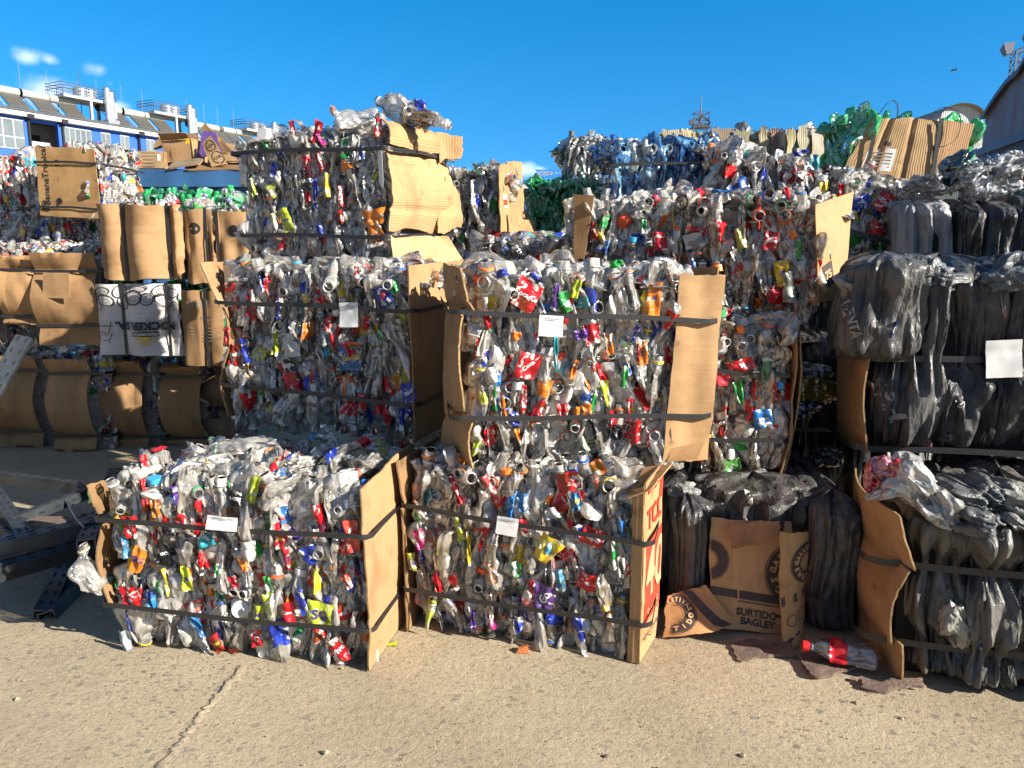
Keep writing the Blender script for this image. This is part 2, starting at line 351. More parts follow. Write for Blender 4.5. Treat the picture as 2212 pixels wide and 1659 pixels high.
def sheet(name, parent, corners, mats, color=(.47, .3, .155), nu=24, nv=24, thick=.006, wob=.006, seed=0, creases=(), jag=0., prof=None, decals=(), freq=5., smooth=True, edge=True):
    """board or film from four corners BL BR TR TL (u along BL-BR, v up). prof(u,v)->offset along normal (m).
    creases: (axis, pos, depth, width).  decals: (vf2d in metres from BL, material index) joined in the same mesh"""
    A, B, C, D = [np.array(c, float) for c in corners]
    if not creases and thick > .003:
        g_ = random.Random(seed+77); creases = [(g_.choice('uv'), g_.uniform(.15, .85), g_.uniform(.002, .006)*g_.choice((-1, 1)), g_.uniform(.006, .02)) for _ in range(3)]
    w = (np.linalg.norm(B-A) + np.linalg.norm(C-D))/2; h = (np.linalg.norm(D-A) + np.linalg.norm(C-B))/2
    n0 = np.cross(B-A, D-A); n0 /= np.linalg.norm(n0)
    def S(u, v, off=0.):
        u = np.asarray(u, float)[:, None]; v = np.asarray(v, float)[:, None]
        p = A*(1-u)*(1-v) + B*u*(1-v) + C*u*v + D*(1-u)*v
        uu, vv = u[:, 0], v[:, 0]
        q = np.stack([uu*w*freq, vv*h*freq, np.full_like(uu, seed*1.7)], 1)
        d = wob*(vnoise(q, seed) + .4*vnoise(q*2.7, seed+5)) + off
        for (ax, pos, dep, wd) in creases:
            t = uu if ax == 'u' else vv
            d = d - dep*np.exp(-((t-pos)/wd)**2)
        if prof is not None: d = d + prof(uu, vv)
        return p + n0*np.asarray(d)[:, None]
    us = np.linspace(0, 1, nu+1); vs = np.linspace(0, 1, nv+1)
    U, V = np.meshgrid(us, vs); U = U.ravel().copy(); V = V.ravel().copy(); U0, V0 = U.copy(), V.copy()
    if jag:
        j = lambda t, s: jag*(.55*vnoise(np.stack([t*3.1, np.full_like(t, s), np.zeros_like(t)], 1), seed+s) + .25*vnoise(np.stack([t*13, np.full_like(t, s), np.zeros_like(t)], 1), seed+s+9))
        ju0, ju1, jv0, jv1 = j(V0, 1)/w, j(V0, 2)/w, j(U0, 3)/h, j(U0, 4)/h
        U = U0 + ju0*(1-U0)**3 + ju1*U0**3; V = V0 + jv0*(1-V0)**3 + jv1*V0**3
    N = (nu+1)*(nv+1)
    front = S(U, V); back = S(U, V, -thick)
    f = []; mi = []
    for j in range(nv):
        for i in range(nu):
            a = j*(nu+1)+i; q = (a, a+1, a+nu+2, a+nu+1)
            f.append(q); mi.append(0); f.append(tuple(N+k for k in q[::-1])); mi.append(0)
    rim = [i for i in range(nu+1)] + [j*(nu+1)+nu for j in range(1, nv+1)] + [nv*(nu+1)+i for i in range(nu-1, -1, -1)] + [j*(nu+1) for j in range(nv-1, 0, -1)]
    # rim with own verts so the edge stays crisp
    rv = np.concatenate([front[rim], back[rim]]); L = len(rim); base = 2*N
    for k in range(L):
        k2 = (k+1) % L; f.append((base+k, base+L+k, base+L+k2, base+k2)); mi.append(1)
    verts = np.concatenate([front, back, rv]); uvm = np.stack([U0*w, V0*h], 1); uv = np.concatenate([uvm, uvm, uvm[rim], uvm[rim]])
    mats = list(mats) if isinstance(mats, (list, tuple)) else [mats]
    if len(mats) < 2: mats = mats + [M['edge'] if edge else mats[0]]
    lay = 0
    for (vf, m) in decals:
        v2, ff = vf
        if len(v2) == 0: continue
        keep = [g for g in ff if not (all(v2[q][0] > w for q in g) or all(v2[q][0] < 0 for q in g) or all(v2[q][1] > h for q in g) or all(v2[q][1] < 0 for q in g))]
        ff = keep; v2 = np.clip(v2, [.002, .002], [w-.002, h-.002]); lay += 1
        b0 = len(verts); pv = S(v2[:, 0]/w, v2[:, 1]/h, .0016 + .0006*lay)
        verts = np.concatenate([verts, pv]); uv = np.concatenate([uv, v2]); f += [[q+b0 for q in g] for g in ff]
        if m not in mats: mats.append(m)
        mi += [mats.index(m)]*len(ff)
    me = mesh_np(name, verts, f, mats, mi, smooth, uv)
    return link(name, me, parent, color)

# ------------------------------------------------------------------ crushed bottles
PROF = [(0, .0), (.0, .55), (.012, .8), (.035, .97), (.08, 1), (.3, 1), (.33, .95), (.36, 1), (.60, 1), (.63, .95), (.68, .93), (.76, .72), (.83, .47), (.865, .385), (.885, .365), (.887, .46), (.90, .46), (.902, .37), (1.0, .36), (1.0, .30), (.985, .29)]
def resample(n):
    P = np.array(PROF); keep = P[-9:]; d = np.concatenate([[0], np.cumsum(np.hypot(np.diff(P[:-8, 0])*3, np.diff(P[:-8, 1])))])
    t = np.linspace(0, d[-1], n); body = np.stack([np.interp(t, d, P[:-8, 0]), np.interp(t, d, P[:-8, 1])], 1)
    return np.concatenate([body, keep[1:]])
class Crush:
    def __init__(s, seed, L=.33, Rr=.062, flat=.4, bend=.03, fold=.022, short=.85):
        g = random.Random(seed); s.L, s.R, s.seed = L, Rr, seed
        s.flat = flat*g.uniform(.7, 1.3); s.bend = bend*g.uniform(-1, 1); s.k = g.uniform(1, 2.5); s.ph = g.uniform(0, 6); s.fold = fold*g.uniform(.7, 1.3); s.short = short*g.uniform(.8, 1.1); s.tw = g.uniform(-.9, .9)
    def __call__(s, t, r, th, off=0.):
        L, Rr = s.L, s.R
        pet = np.where(t < .06, 1 - .12*(1+np.cos(5*th))*(r > .3)*(r < 1.01), 1)
        rr = r*Rr*pet + off
        x, y, z = rr*np.cos(th), rr*np.sin(th), t*L
        w = np.clip((.87 - t)/.12, 0, 1); w = w*w*(3-2*w)
        p = np.stack([x, y, z], 1)
        y = y*(1 - w*(1-s.flat)); x = x*(1 + .22*w)
        q = np.stack([np.cos(th)*Rr, np.sin(th)*Rr, z], 1)
        f1 = ridge(q*np.array([14, 14, 5]) + s.ph, s.seed); f2 = ridge(q*np.array([34, 34, 9]) + s.ph, s.seed+3); f3 = ridge(q*np.array([75, 75, 24]), s.seed+7)
        f5 = ridge(q*np.array([9, 9, 19]) + s.ph, s.seed+21)
        rad = w*(s.fold*1.15*(f1-.5) + .015*(f2-.5) + .0035*(f3-.5) + .011*(f5-.5))
        x = x + np.cos(th)*rad*.8; y = y + np.sin(th)*rad*.9
        f4 = vnoise(q*np.array([6, 6, 9]) + 3*s.ph, s.seed+11)
        y = y + w*.016*f4
        x = x + s.bend*np.sin(np.pi*s.k*t + s.ph) - s.bend*np.sin(np.pi*s.k*.9+s.ph)*(1-w)
        a = s.tw*(t-.5)*w; x, y = x*np.cos(a)-y*np.sin(a), x*np.sin(a)+y*np.cos(a)
        z = z*s.short + w*.012*vnoise(q*20, s.seed+17)
        return np.stack([x, y, z - L*s.short/2], 1)
def lathe(cr, prof, nseg, off=0., th0=0., th1=2*math.pi, closed=True):
    n = len(prof); m = nseg if closed else nseg+1
    th = th0 + (th1-th0)*np.arange(m)/nseg
    T = np.repeat(prof[:, 0], m); RR = np.repeat(prof[:, 1], m); TH = np.tile(th, n)
    v = cr(T, RR, TH, off); f = []
    for i in range(n-1):
        for k in range(nseg):
            k2 = (k+1) % m if closed else k+1
            f.append((i*m+k, i*m+k2, (i+1)*m+k2, (i+1)*m+k))
    uv = np.stack([TH/(2*np.pi), T], 1)
    return v, f, uv
def ringprof(t0, t1, r):
    return np.array([(t0, r-.09), (t0, r), (t1, r), (t1, r-.09)])
PROTO = []
for i in range(16):
    g = random.Random(100+i)
    cr = Crush(i*13+5, L=g.choice([.33, .36, .40, .30]), Rr=g.choice([.055, .062, .068]), flat=g.choice([.15, .2, .3, .5]), bend=.045)
    pr = resample(40)
    v, f, uv = lathe(cr, pr, 44); body = mesh_np('bottle', v, f, [M['pet']], smooth=True, uv=uv)
    t0 = g.choice([.34, .38, .3]); t1 = t0 + g.choice([.2, .26, .3]); lp = np.stack([np.linspace(t0, t1, 14), np.full(14, 1.0)], 1)
    a0 = g.uniform(0, 6); lv, lf, luv = lathe(cr, lp, 40, .0028, a0, a0+g.choice([6.0, 4.2, 3.2]), False); lab = mesh_np('label', lv, lf, [M['label']], smooth=True, uv=luv*np.array([1, 1]))
    rv, rf, _ = lathe(cr, ringprof(.905, .93, .47), 18); rg = mesh_np('neck_ring', rv, rf, [M['cap']], smooth=False)
    cp = np.array([(.925, .36), (.925, .47), (1.01, .47), (1.015, .43), (1.015, .0)]); cv, cf, _ = lathe(cr, cp, 20); cap = mesh_np('bottle_cap', cv, cf, [M['cap']], smooth=False)
    # light version for distant / inner bottles
    pr2 = resample(13); v2, f2, u2 = lathe(cr, pr2, 14); l2 = np.stack([np.linspace(t0, t1, 5), np.full(5, 1.0)], 1); lv2, lf2, lu2 = lathe(cr, l2, 12, .004, a0, a0+4.5, False)
    r2v, r2f, _ = lathe(cr, ringprof(.905, .935, .47), 10)
    PROTO.append(dict(body=body, lab=lab, ring=rg, cap=cap, low=(v2, f2), lowlab=(lv2, lf2), lowring=(r2v, r2f)))
LABCOL = [(.62, .012, .02)]*9 + [(.02, .05, .42)]*3 + [(.03, .2, .55), (.03, .33, .07), (.5, .56, .06), (.75, .22, .03), (.7, .7, .68), (.65, .65, .62), (.75, .55, .03), (.7, .7, .7), (.02, .02, .025), (.05, .4, .5)]
RINGCOL = [(.75, .09, .03)]*5 + [(.8, .2, .03)]*3 + [(.03, .14, .55)]*2 + [(.7, .7, .68)]*2 + [(.03, .3, .1), (.75, .55, .04), (.05, .35, .6), (.02, .02, .02)]
def merged_low(name):
    out = []
    for i, p in enumerate(PROTO):
        mb = MB(); mb.add(*p['low'], 0); mb.add(*p['lowlab'], 1); mb.add(*p['lowring'], 2)
        out.append(mesh_np(name, np.concatenate(mb.v), mb.f, [M['pet_lo'], M['label'], M['cap_red' if i % 3 else 'cap_blue']], mb.m, True))
    return out
M['pet_lo'] = plastic('pet_plastic_distant', objcol=False, dust_lo=.22, dust_hi=.6, col=(.92, .92, .9))
M['cap_red'] = simple('ring_red', (.7, .08, .03), .4); M['cap_blue'] = simple('ring_blue', (.04, .14, .5), .4)
LOWM = merged_low('bottle')
# tinted far bottles: only the plastic, tinted by the object colour
TINT = [mesh_np('bottle', p['low'][0], p['low'][1], [M['pet_tint']], None, True) for p in PROTO]

def rot_of(axis, spin):
    q = Vector((0, 0, 1)).rotation_difference(Vector(axis).normalized())
    return q.to_matrix() @ Matrix.Rotation(spin, 3, 'Z')
# ------------------------------------------------------------------ bales
class Bale:
    def __init__(s, name, label, cat, p0, yaw, W, H, D, seed=0, group=None, roll=0, pitch=0):
        s.W, s.H, s.D, s.g = W, H, D, random.Random(seed); s.seed = seed; s.xlo, s.xhi = .05, .05
        s.root = thing(name, label, cat, p0, -yaw, group, pitch, roll)
        s.mw = Matrix.Translation(Vector(p0)) @ s.root.rotation_euler.to_matrix().to_4x4(); s.inv = s.mw.inverted()
    def px(s, x, y, off=0.):
        """point of the front plane (local y = -off) seen at picture point x, y, in bale space"""
        n = (s.mw.to_3x3() @ Vector((0, 1, 0))); p = s.mw @ Vector((0, -off, 0))
        return s.inv @ hit(x, y, p, n)
    def pxr(s, x, y, X=None):
        n = (s.mw.to_3x3() @ Vector((1, 0, 0))); p = s.mw @ Vector((s.W if X is None else X, 0, 0))
        return s.inv @ hit(x, y, p, n)
    def core(s, inset=.09, mat_=None, top=.07):
        mb = MB(); mb.box((inset, inset, .0), (s.W-inset, s.D-.02, s.H-top))
        return mb.build('bale_core', mat_ or M['core'], s.root)
    def slots(s, nfront, ntop, nright=0, nleft=0, strapz=()):
        """positions for bottles: (centre, axis, side)"""
        g = s.g; out = []
        def face(n, wu, wv, mk):
            if n <= 0: return
            cols = max(2, round(math.sqrt(n*wu/wv*1.9))); rows = max(1, round(n/cols))
            for r in range(rows):
                for c in range(cols):
                    u = (c+.5+g.uniform(-.42, .42))/cols*wu; v = (r+.5+g.uniform(-.4, .4))/rows*wv
                    out.append(mk(u, v))
        def fr(u, v):
            pin = min([abs(v-z) for z in strapz] or [1]); y = .05 + g.uniform(-.02, .03) + .025*math.exp(-(pin/.05)**2)
            k = g.random()
            if k < .13: ax = (g.uniform(-.5, .5), -1, g.uniform(-.5, .5)); y += .085
            else: ax = (g.gauss(0, .17), g.gauss(-.06, .12), g.choice((-1, 1)))
            return ((min(max(u, s.xlo), s.W-s.xhi), y, min(max(v, .10), s.H-(.12 if abs(ax[2]) > .8 else .06))), ax, 'f')
        def tp(u, v):
            ax = (g.uniform(-1, 1), g.uniform(-1, .6), g.uniform(-.2, .2)) if g.random() < .93 else (g.gauss(0, .4), g.gauss(-.4, .3), 1)
            return ((min(max(u, s.xlo), s.W-s.xhi), max(v, .11), s.H-(.04 if abs(ax[2]) < .5 else .09)+g.uniform(-.025, .015)), ax, 't')
        def rt(u, v): return ((s.W-.045+g.uniform(-.03, .03), u, min(max(v, .09), s.H-.07)), (g.gauss(.1, .25), g.gauss(0, .25), g.choice((-1, 1))), 'r')
        def lf(u, v): return ((.045+g.uniform(-.03, .03), u, min(max(v, .09), s.H-.07)), (g.gauss(-.1, .25), g.gauss(0, .25), g.choice((-1, 1))), 'l')
        face(nfront, s.W, s.H, fr)
        face(ntop, s.W, s.D, tp); face(nright, s.D, s.H, rt); face(nleft, s.D, s.H, lf)
        return out
    def bottles(s, nfront=64, ntop=26, nright=0, nleft=0, strapz=(), detail=True, tint=((.93, .93, .91),), plab=.5, pring=.72, scale=1., tinted=False, labcol=None):
        g = s.g
        for (c, ax, side) in s.slots(nfront, ntop, nright, nleft, strapz):
            i = g.randrange(len(PROTO)); p = PROTO[i]; sc_ = scale*g.uniform(.74, 1.12)
            m = Matrix.Translation(Vector(c)) @ rot_of(ax, g.uniform(0, 6.28)).to_4x4() @ Matrix.Scale(sc_, 4)
            if side in 'fr' and abs(ax[2]) > .8:   # squash sideways a little: bottles stand in narrow upright folds
                m = Matrix.Translation(Vector(c)) @ Matrix.Diagonal((.85, .85, 1, 1)) @ rot_of(ax, g.uniform(0, 6.28)).to_4x4() @ Matrix.Scale(sc_, 4)
            t = g.choice(tint)
            if detail:
                b = link('bottle', p['body'], s.root, t); b.matrix_local = m
                if g.random() < plab: link('label', p['lab'], b, g.choice(labcol or LABCOL))
                k = g.random()
                if k < pring: link('neck_ring', p['ring'], b, g.choice(RINGCOL))
                elif k < pring + .08: link('bottle_cap', p['cap'], b, g.choice(RINGCOL))
            elif tinted:
                b = link('bottle', TINT[i], s.root, t); b.matrix_local = m
            else:
                b = link('bottle', LOWM[i], s.root, g.choice(labcol or LABCOL)); b.matrix_local = m
    def filler(s, nfront=90, ntop=40, nright=0, depth=.07, mats=None, scale=1.):
        """the bottles further in, past the hundred that show: one mass"""
        g = s.g; mb = MB(); keys = ['lab_red', 'lab_blue', 'lab_green', 'lab_yellow', 'lab_orange', 'lab_white']
        for (c, ax, side) in s.slots(nfront, ntop, nright):
            p = g.choice(PROTO); c = Vector(c)
            c += {'f': Vector((0, depth*.6, 0)), 't': Vector((0, 0, -depth*.5)), 'r': Vector((-depth*.6, 0, 0))}[side]
            m = np.array(Matrix.Translation(c) @ rot_of(ax, g.uniform(0, 6.28)).to_4x4() @ Matrix.Scale(scale*g.uniform(.8, 1.1), 4))
            tr = lambda v: v @ m[:3, :3].T + m[:3, 3]
            mb.add(tr(p['low'][0]), p['low'][1], 0)
            if not mats and g.random() < .55: mb.add(tr(p['lowlab'][0]), p['lowlab'][1], 1+g.choice([0, 0, 0, 1, 1, 2, 3, 4, 5]))
        o = mb.build('inner_bottles', mats or [M['pet_fill']] + [M[k] for k in keys], s.root, smooth=True); o['kind'] = 'stuff'
        return o
    def strap(s, zs, e=.012, r=.05, width=.020, x0=None, x1=None, back=None):
        """zs: heights at left-back, left-front, right-front, right-back"""
        W, D = (s.W if x1 is None else x1), (s.D if back is None else back); X0 = 0 if x0 is None else x0
        key = [((X0-e, D), zs[0]), ((X0-e, -e), zs[1]), ((W+e, -e), zs[2]), ((W+e, D), zs[3])]
        pts = []; nr = []
        def seg(a, b, na, za, zb, n):
            for k in range(n+1):
                t = k/n; z = za+(zb-za)*t
                pts.append((a[0]+(b[0]-a[0])*t, a[1]+(b[1]-a[1])*t, z + .004*math.sin(7*t+s.seed))); nr.append(na)
        seg((X0-e, D), (X0-e, -e+r), (-1, 0, 0), zs[0], zs[1], 5)
        for k in range(1, 6):
            a = math.pi + math.pi/2*k/6; pts.append((X0-e+r+r*math.cos(a), -e+r+r*math.sin(a), zs[1])); nr.append((math.cos(a), math.sin(a), 0))
        seg((X0-e+r, -e), (W+e-r, -e), (0, -1, 0), zs[1], zs[2], 20)
        for k in range(1, 6):
            a = 1.5*math.pi + math.pi/2*k/6; pts.append((W+e-r+r*math.cos(a), -e+r+r*math.sin(a), zs[2])); nr.append((math.cos(a), math.sin(a), 0))
        seg((W+e, -e+r), (W+e, D), (1, 0, 0), zs[2], zs[3], 8)
        v, f = ribbon(pts, nr, width, .0025, (0, 0, 1))
        return link('strap', mesh_np('strap', v, f, [M['strap']], smooth=False), s.root)
    def paper(s, x, y, w, h, rot=0., off=.02, name='paper_tag', curl=.01):
        c = s.px(x, y, off); a = Vector((math.cos(rot), 0, math.sin(rot))); b = Vector((-math.sin(rot), 0, math.cos(rot)))
        q = [c-a*w/2-b*h/2, c+a*w/2-b*h/2, c+a*w/2+b*h/2, c-a*w/2+b*h/2]
        return sheet(name, s.root, [p[:] for p in q], [M['paper'], M['paper']], (1, 1, 1), 10, 10, .0008, .004, int(x), freq=16, creases=[('v', .72, .004, .03)], decals=[(place2d(rect2d(w*(.7-.2*k), .0022, 1), w*(.5-.08*k), h*(.86-.07*k)), M['grey_print']) for k in range(2)] if name == 'paper_tag' else [], prof=lambda u, v: curl*((1-v)**2) + .3*curl*(u-.5)**2)
    def scrap(s, x, y, w, h, col, rot=0., off=.012, text=None, tcol=None, tsize=None, seed=None, trot=0., wob=.010, name='loose_label', extra=()):
        """a crumpled label or wrapper showing on the front"""
        c = s.px(x, y, off); a = Vector((math.cos(rot), 0, math.sin(rot))); b = Vector((-math.sin(rot), 0, math.cos(rot)))
        g = random.Random(int(x*7+y)); k1, k2 = (g.uniform(.35, 1.), g.uniform(.8, 1.1)) if g.random() < .5 else (g.uniform(.8, 1.1), g.uniform(.35, 1.))
        if text: k1, k2 = g.uniform(.8, 1), g.uniform(.85, 1.05)
        sh = g.uniform(-.12, .12)*w
        q = [c-a*w/2*k1-b*h/2, c+a*w/2*k1-b*h*g.uniform(.4, .55), c+a*(w/2*k2+sh)+b*h*g.uniform(.42, .55), c-a*(w/2*k2-sh)+b*h/2]
        dec = list(extra); fr = g.uniform(5, 11); ph = g.uniform(0, 6)
        if text: dec.append((place2d(text2d(text, tsize or w*.3, (tsize or w*.3)*.03), w/2, h/2, trot), tcol or M['ink_white']))
        return sheet(name, s.root, [p[:] for p in q], [M['scrap'], M['scrap']], tuple(v*.8 for v in col), 20, 14, .0008, wob*.6, seed if seed is not None else int(x*3+y), jag=.006, decals=dec, freq=18, prof=lambda u, v: .02*(.25-(u-.5)**2) - .006 + .005*np.sin(u*fr+ph+v*2) + .003*np.sin(v*9+u*4+ph))
M['scrap'] = label_mat('wrapper_plastic', k=3.)

KRAFT = (.50, .315, .16)
CLEAR = ((.95, .94, .91), (.93, .92, .89), (.96, .95, .93), (.92, .9, .84), (.94, .94, .93))
DIRTY = ((.88, .84, .76), (.82, .76, .66), (.9, .86, .8), (.92, .9, .86))
BOT_CAT = 'plastic bale'
# ------------------------------------------------------------------ more materials
def ground_mat():
    m, ns, ls, o = mat('dusty_concrete')
    tc = nd(ns, 'TexCoord'); P = tc.outputs['Object']
    def noise(s, d=6, r=.6, dist=0.):
        n = nd(ns, 'TexNoise', Scale=s, Detail=d, Roughness=r, Distortion=dist); ls.new(P, n.inputs['Vector']); return n.outputs['Fac']
    big = ramp(ns, [(.3, (.325, .265, .18)), (.5, (.40, .33, .226)), (.7, (.455, .38, .262))]); ls.new(noise(1.3, 8), big.inputs[0])
    fine = ramp(ns, [(.3, (.74, .73, .72)), (.52, (1, 1, 1)), (.72, (1.12, 1.1, 1.06))]); ls.new(noise(60, 8, .7), fine.inputs[0])
    c = mixc(ns, ls, 1, big.outputs[0], fine.outputs[0], 'MULTIPLY')
    # exposed aggregate: flat stones of several colours
    def stones(scale, lo, hi, seedvec, gate):
        mp = nd(ns, 'Mapping'); mp.inputs['Location'].default_value = seedvec; mp.inputs['Scale'].default_value = (1, 1.25, 1); mp.inputs['Rotation'].default_value = (0, 0, .5); ls.new(P, mp.inputs['Vector'])
        dn = nd(ns, 'TexNoise', Scale=scale*1.3, Detail=3); ls.new(mp.outputs[0], dn.inputs['Vector'])
        dm = nd(ns, 'VectorMath', operation='MULTIPLY_ADD'); ls.new(dn.outputs['Color'], dm.inputs[0]); dm.inputs[1].default_value = (.7/scale, .7/scale, 0); ls.new(mp.outputs[0], dm.inputs[2])
        v = nd(ns, 'TexVoronoi', Scale=scale, Randomness=1); v.voronoi_dimensions = '2D'; ls.new(dm.outputs[0], v.inputs['Vector'])
        r = ramp(ns, [(lo, (1, 1, 1)), (hi, (0, 0, 0))]); ls.new(v.outputs['Distance'], r.inputs[0])
        sep = nd(ns, 'SeparateColor'); ls.new(v.outputs['Color'], sep.inputs[0])
        gt = nd(ns, 'Math', operation='GREATER_THAN'); ls.new(sep.outputs[0], gt.inputs[0]); gt.inputs[1].default_value = gate
        mk = nd(ns, 'Math', operation='MULTIPLY'); ls.new(r.outputs[0], mk.inputs[0]); ls.new(gt.outputs[0], mk.inputs[1])
        cr = ramp(ns, [(.0, (.17, .16, .14)), (.25, (.26, .22, .17)), (.5, (.20, .12, .09)), (.7, (.15, .155, .145)), (1, (.3, .27, .22))]); ls.new(sep.outputs[1], cr.inputs[0])
        return mk.outputs[0], cr.outputs[0]
    k1, s1 = stones(16, .16, .24, (3, 1, 0), .72); k2, s2 = stones(34, .18, .28, (7, 2, 0), .72); k3, s3 = stones(95, .2, .34, (1, 9, 0), .75)
    patch = ramp(ns, [(.36, (.25, .25, .25)), (.58, (1, 1, 1))]); ls.new(noise(.9, 3), patch.inputs[0])
    for k, s_ in ((k3, s3), (k2, s2), (k1, s1)):
        f = nd(ns, 'Math', operation='MULTIPLY'); ls.new(k, f.inputs[0]); ls.new(patch.outputs[0], f.inputs[1])
        f2 = nd(ns, 'Math', operation='MULTIPLY'); ls.new(f.outputs[0], f2.inputs[0]); f2.inputs[1].default_value = .8
        c = mixc(ns, ls, f2.outputs[0], c, s_)
    p = nd(ns, 'BsdfPrincipled', Roughness=.92); p.inputs['Specular IOR Level'].default_value = .15; ls.new(c, p.inputs['Base Color'])
    a = nd(ns, 'Math', operation='MULTIPLY_ADD'); ls.new(noise(26, 9, .72, .4), a.inputs[0]); a.inputs[1].default_value = 1.0
    b2 = nd(ns, 'Math', operation='MULTIPLY'); ls.new(noise(110, 5, .7), b2.inputs[0]); b2.inputs[1].default_value = .45; ls.new(b2.outputs[0], a.inputs[2])
    a2 = nd(ns, 'Math', operation='MULTIPLY_ADD'); ls.new(k1, a2.inputs[0]); a2.inputs[1].default_value = .10; ls.new(a.outputs[0], a2.inputs[2])
    b = nd(ns, 'Bump', Strength=.5, Distance=.018); ls.new(a2.outputs[0], b.inputs['Height']); ls.new(b.outputs[0], p.inputs['Normal'])
    ls.new(p.outputs[0], o.inputs[0]); return m
def film_mat(name, rough=.42, dusty=(.15, .145, .135), dustlo=.42, bump=.85):
    m, ns, ls, o = mat(name)
    tc = nd(ns, 'TexCoord'); oi = nd(ns, 'ObjectInfo')
    ofs = nd(ns, 'VectorMath', operation='ADD'); ls.new(tc.outputs['Object'], ofs.inputs[0]); ls.new(oi.outputs['Random'], ofs.inputs[1])
    n = nd(ns, 'TexNoise', Scale=5, Detail=7, Roughness=.65); ls.new(ofs.outputs[0], n.inputs['Vector'])
    r = ramp(ns, [(dustlo, (0, 0, 0)), (dustlo+.3, (1, 1, 1))]); ls.new(n.outputs['Fac'], r.inputs[0])
    p = nd(ns, 'BsdfPrincipled', Roughness=rough); p.inputs['Specular IOR Level'].default_value = .45
    f = nd(ns, 'Math', operation='MULTIPLY'); ls.new(r.outputs[0], f.inputs[0]); f.inputs[1].default_value = .7
    ls.new(mixc(ns, ls, f.outputs[0], oi.outputs['Color'], dusty), p.inputs['Base Color'])
    b = crease_bump(ns, ls, ofs.outputs[0], (15, 15, 4.5), bump, .03, .5); ls.new(b.outputs[0], p.inputs['Normal'])
    ls.new(p.outputs[0], o.inputs[0]); return m
def corrug_mat(name, col, rust=0., freq=18, axis='X', rough=.55):
    m, ns, ls, o = mat(name)
    tc = nd(ns, 'TexCoord'); w = nd(ns, 'TexWave', Scale=freq/6.283); w.bands_direction = axis; ls.new(tc.outputs['Object'], w.inputs['Vector'])
    n = nd(ns, 'TexNoise', Scale=1.2, Detail=8); mp = nd(ns, 'Mapping'); mp.inputs['Scale'].default_value = (1, 1, .22); ls.new(tc.outputs['Object'], mp.inputs['Vector']); ls.new(mp.outputs[0], n.inputs['Vector'])
    r = ramp(ns, [(.3, tuple(c*.75 for c in col)), (.65, col)]); ls.new(n.outputs['Fac'], r.inputs[0]); c = r.outputs[0]
    if rust:
        n2 = nd(ns, 'TexNoise', Scale=.7, Detail=8, Roughness=.7); ls.new(mp.outputs[0], n2.inputs['Vector'])
        r2 = ramp(ns, [(.62-rust*.3, (0, 0, 0)), (.72-rust*.2, (1, 1, 1))]); ls.new(n2.outputs['Fac'], r2.inputs[0]); c = mixc(ns, ls, r2.outputs[0], c, (.16, .075, .04))
    p = nd(ns, 'BsdfPrincipled', Roughness=rough); ls.new(c, p.inputs['Base Color'])
    b = nd(ns, 'Bump', Strength=.6, Distance=.04); ls.new(w.outputs['Fac'], b.inputs['Height']); ls.new(b.outputs[0], p.inputs['Normal'])
    ls.new(p.outputs[0], o.inputs[0]); return m
M['ground'] = ground_mat()
M['black_film'] = film_mat('black_film')
M['steel'] = simple('galvanised_steel', (.10, .115, .13), .45, .35, 9, bump=.15, bscale=60, metal=.75)
M['slot'] = simple('slot_dark', (.01, .01, .012), .9)
M['blue_paint'] = simple('container_paint', (.03, .105, .24), .5, .35, 2.2, bump=.1, bscale=30)
M['blue_wall'] = simple('blue_wall', (.012, .10, .52), .6, .08, .6)
M['white_wall'] = simple('white_render', (.5, .49, .47), .7, .06, .8)
M['grey_wall'] = simple('grey_blockwork', (.3, .29, .27), .8, .25, 1.5)
M['dark'] = simple('dark_interior', (.012, .012, .014), .8, .3, 1)
M['glass'] = simple('window_glass', (.16, .19, .2), .12, .3, .5, spec=.8)
M['frame_white'] = simple('white_frame', (.42, .43, .44), .5)
M['roof_metal'] = corrug_mat('grey_roof', (.16, .155, .145), 0, 9, 'Y')
M['panel'] = simple('solar_panel', (.085, .08, .07), .35, .1, 1)
M['tank'] = simple('cream_tank', (.42, .42, .37), .4, .06, 2)
M['zinc'] = simple('zinc_sheet', (.55, .57, .58), .3, .15, 2, metal=.7)
M['shed'] = corrug_mat('shed_sheet', (.15, .17, .19), .55, 16, 'X')
M['shed_far'] = corrug_mat('shed_sheet_far', (.5, .52, .54), .0, 14, 'X')
M['shed_roof'] = corrug_mat('shed_roof', (.36, .31, .24), .3, 10, 'Y')
M['shed_dark'] = corrug_mat('shed_lower', (.035, .045, .055), 0, 14, 'X')
M['peel'] = simple('peeling_wall', (.42, .42, .42), .8, .7, 2.5)
M['mast'] = simple('mast_steel', (.07, .08, .10), .5, .2, 3)
M['leaf'] = simple('leaf_green', (.12, .17, .05), .5, .25, 30)
M['brick'] = simple('orange_brick', (.5, .15, .04), .9, .25, 40, bump=.4, bscale=120)
M['wood'] = simple('weathered_board', (.16, .11, .085), .95, .4, 14, bump=.6, bscale=60)
M['signblue'] = simple('sign_blue', (.02, .22, .75), .5)
M['purple'] = simple('purple_tray', (.10, .05, .2), .6, .3, 30)
M['kraftink'] = simple('kraft_print', (.5, .315, .16), .8, .1, 20)
M['grey_ink'] = simple('grey_ink', (.2, .15, .1), .8, .3, 40)
M['ink_film'] = simple('film_print', (.3, .3, .3), .6, .4, 30)
M['core_black'] = simple('black_core', (.006, .006, .007), .9)
M['bird'] = simple('bird_dark', (.03, .03, .03), .9)

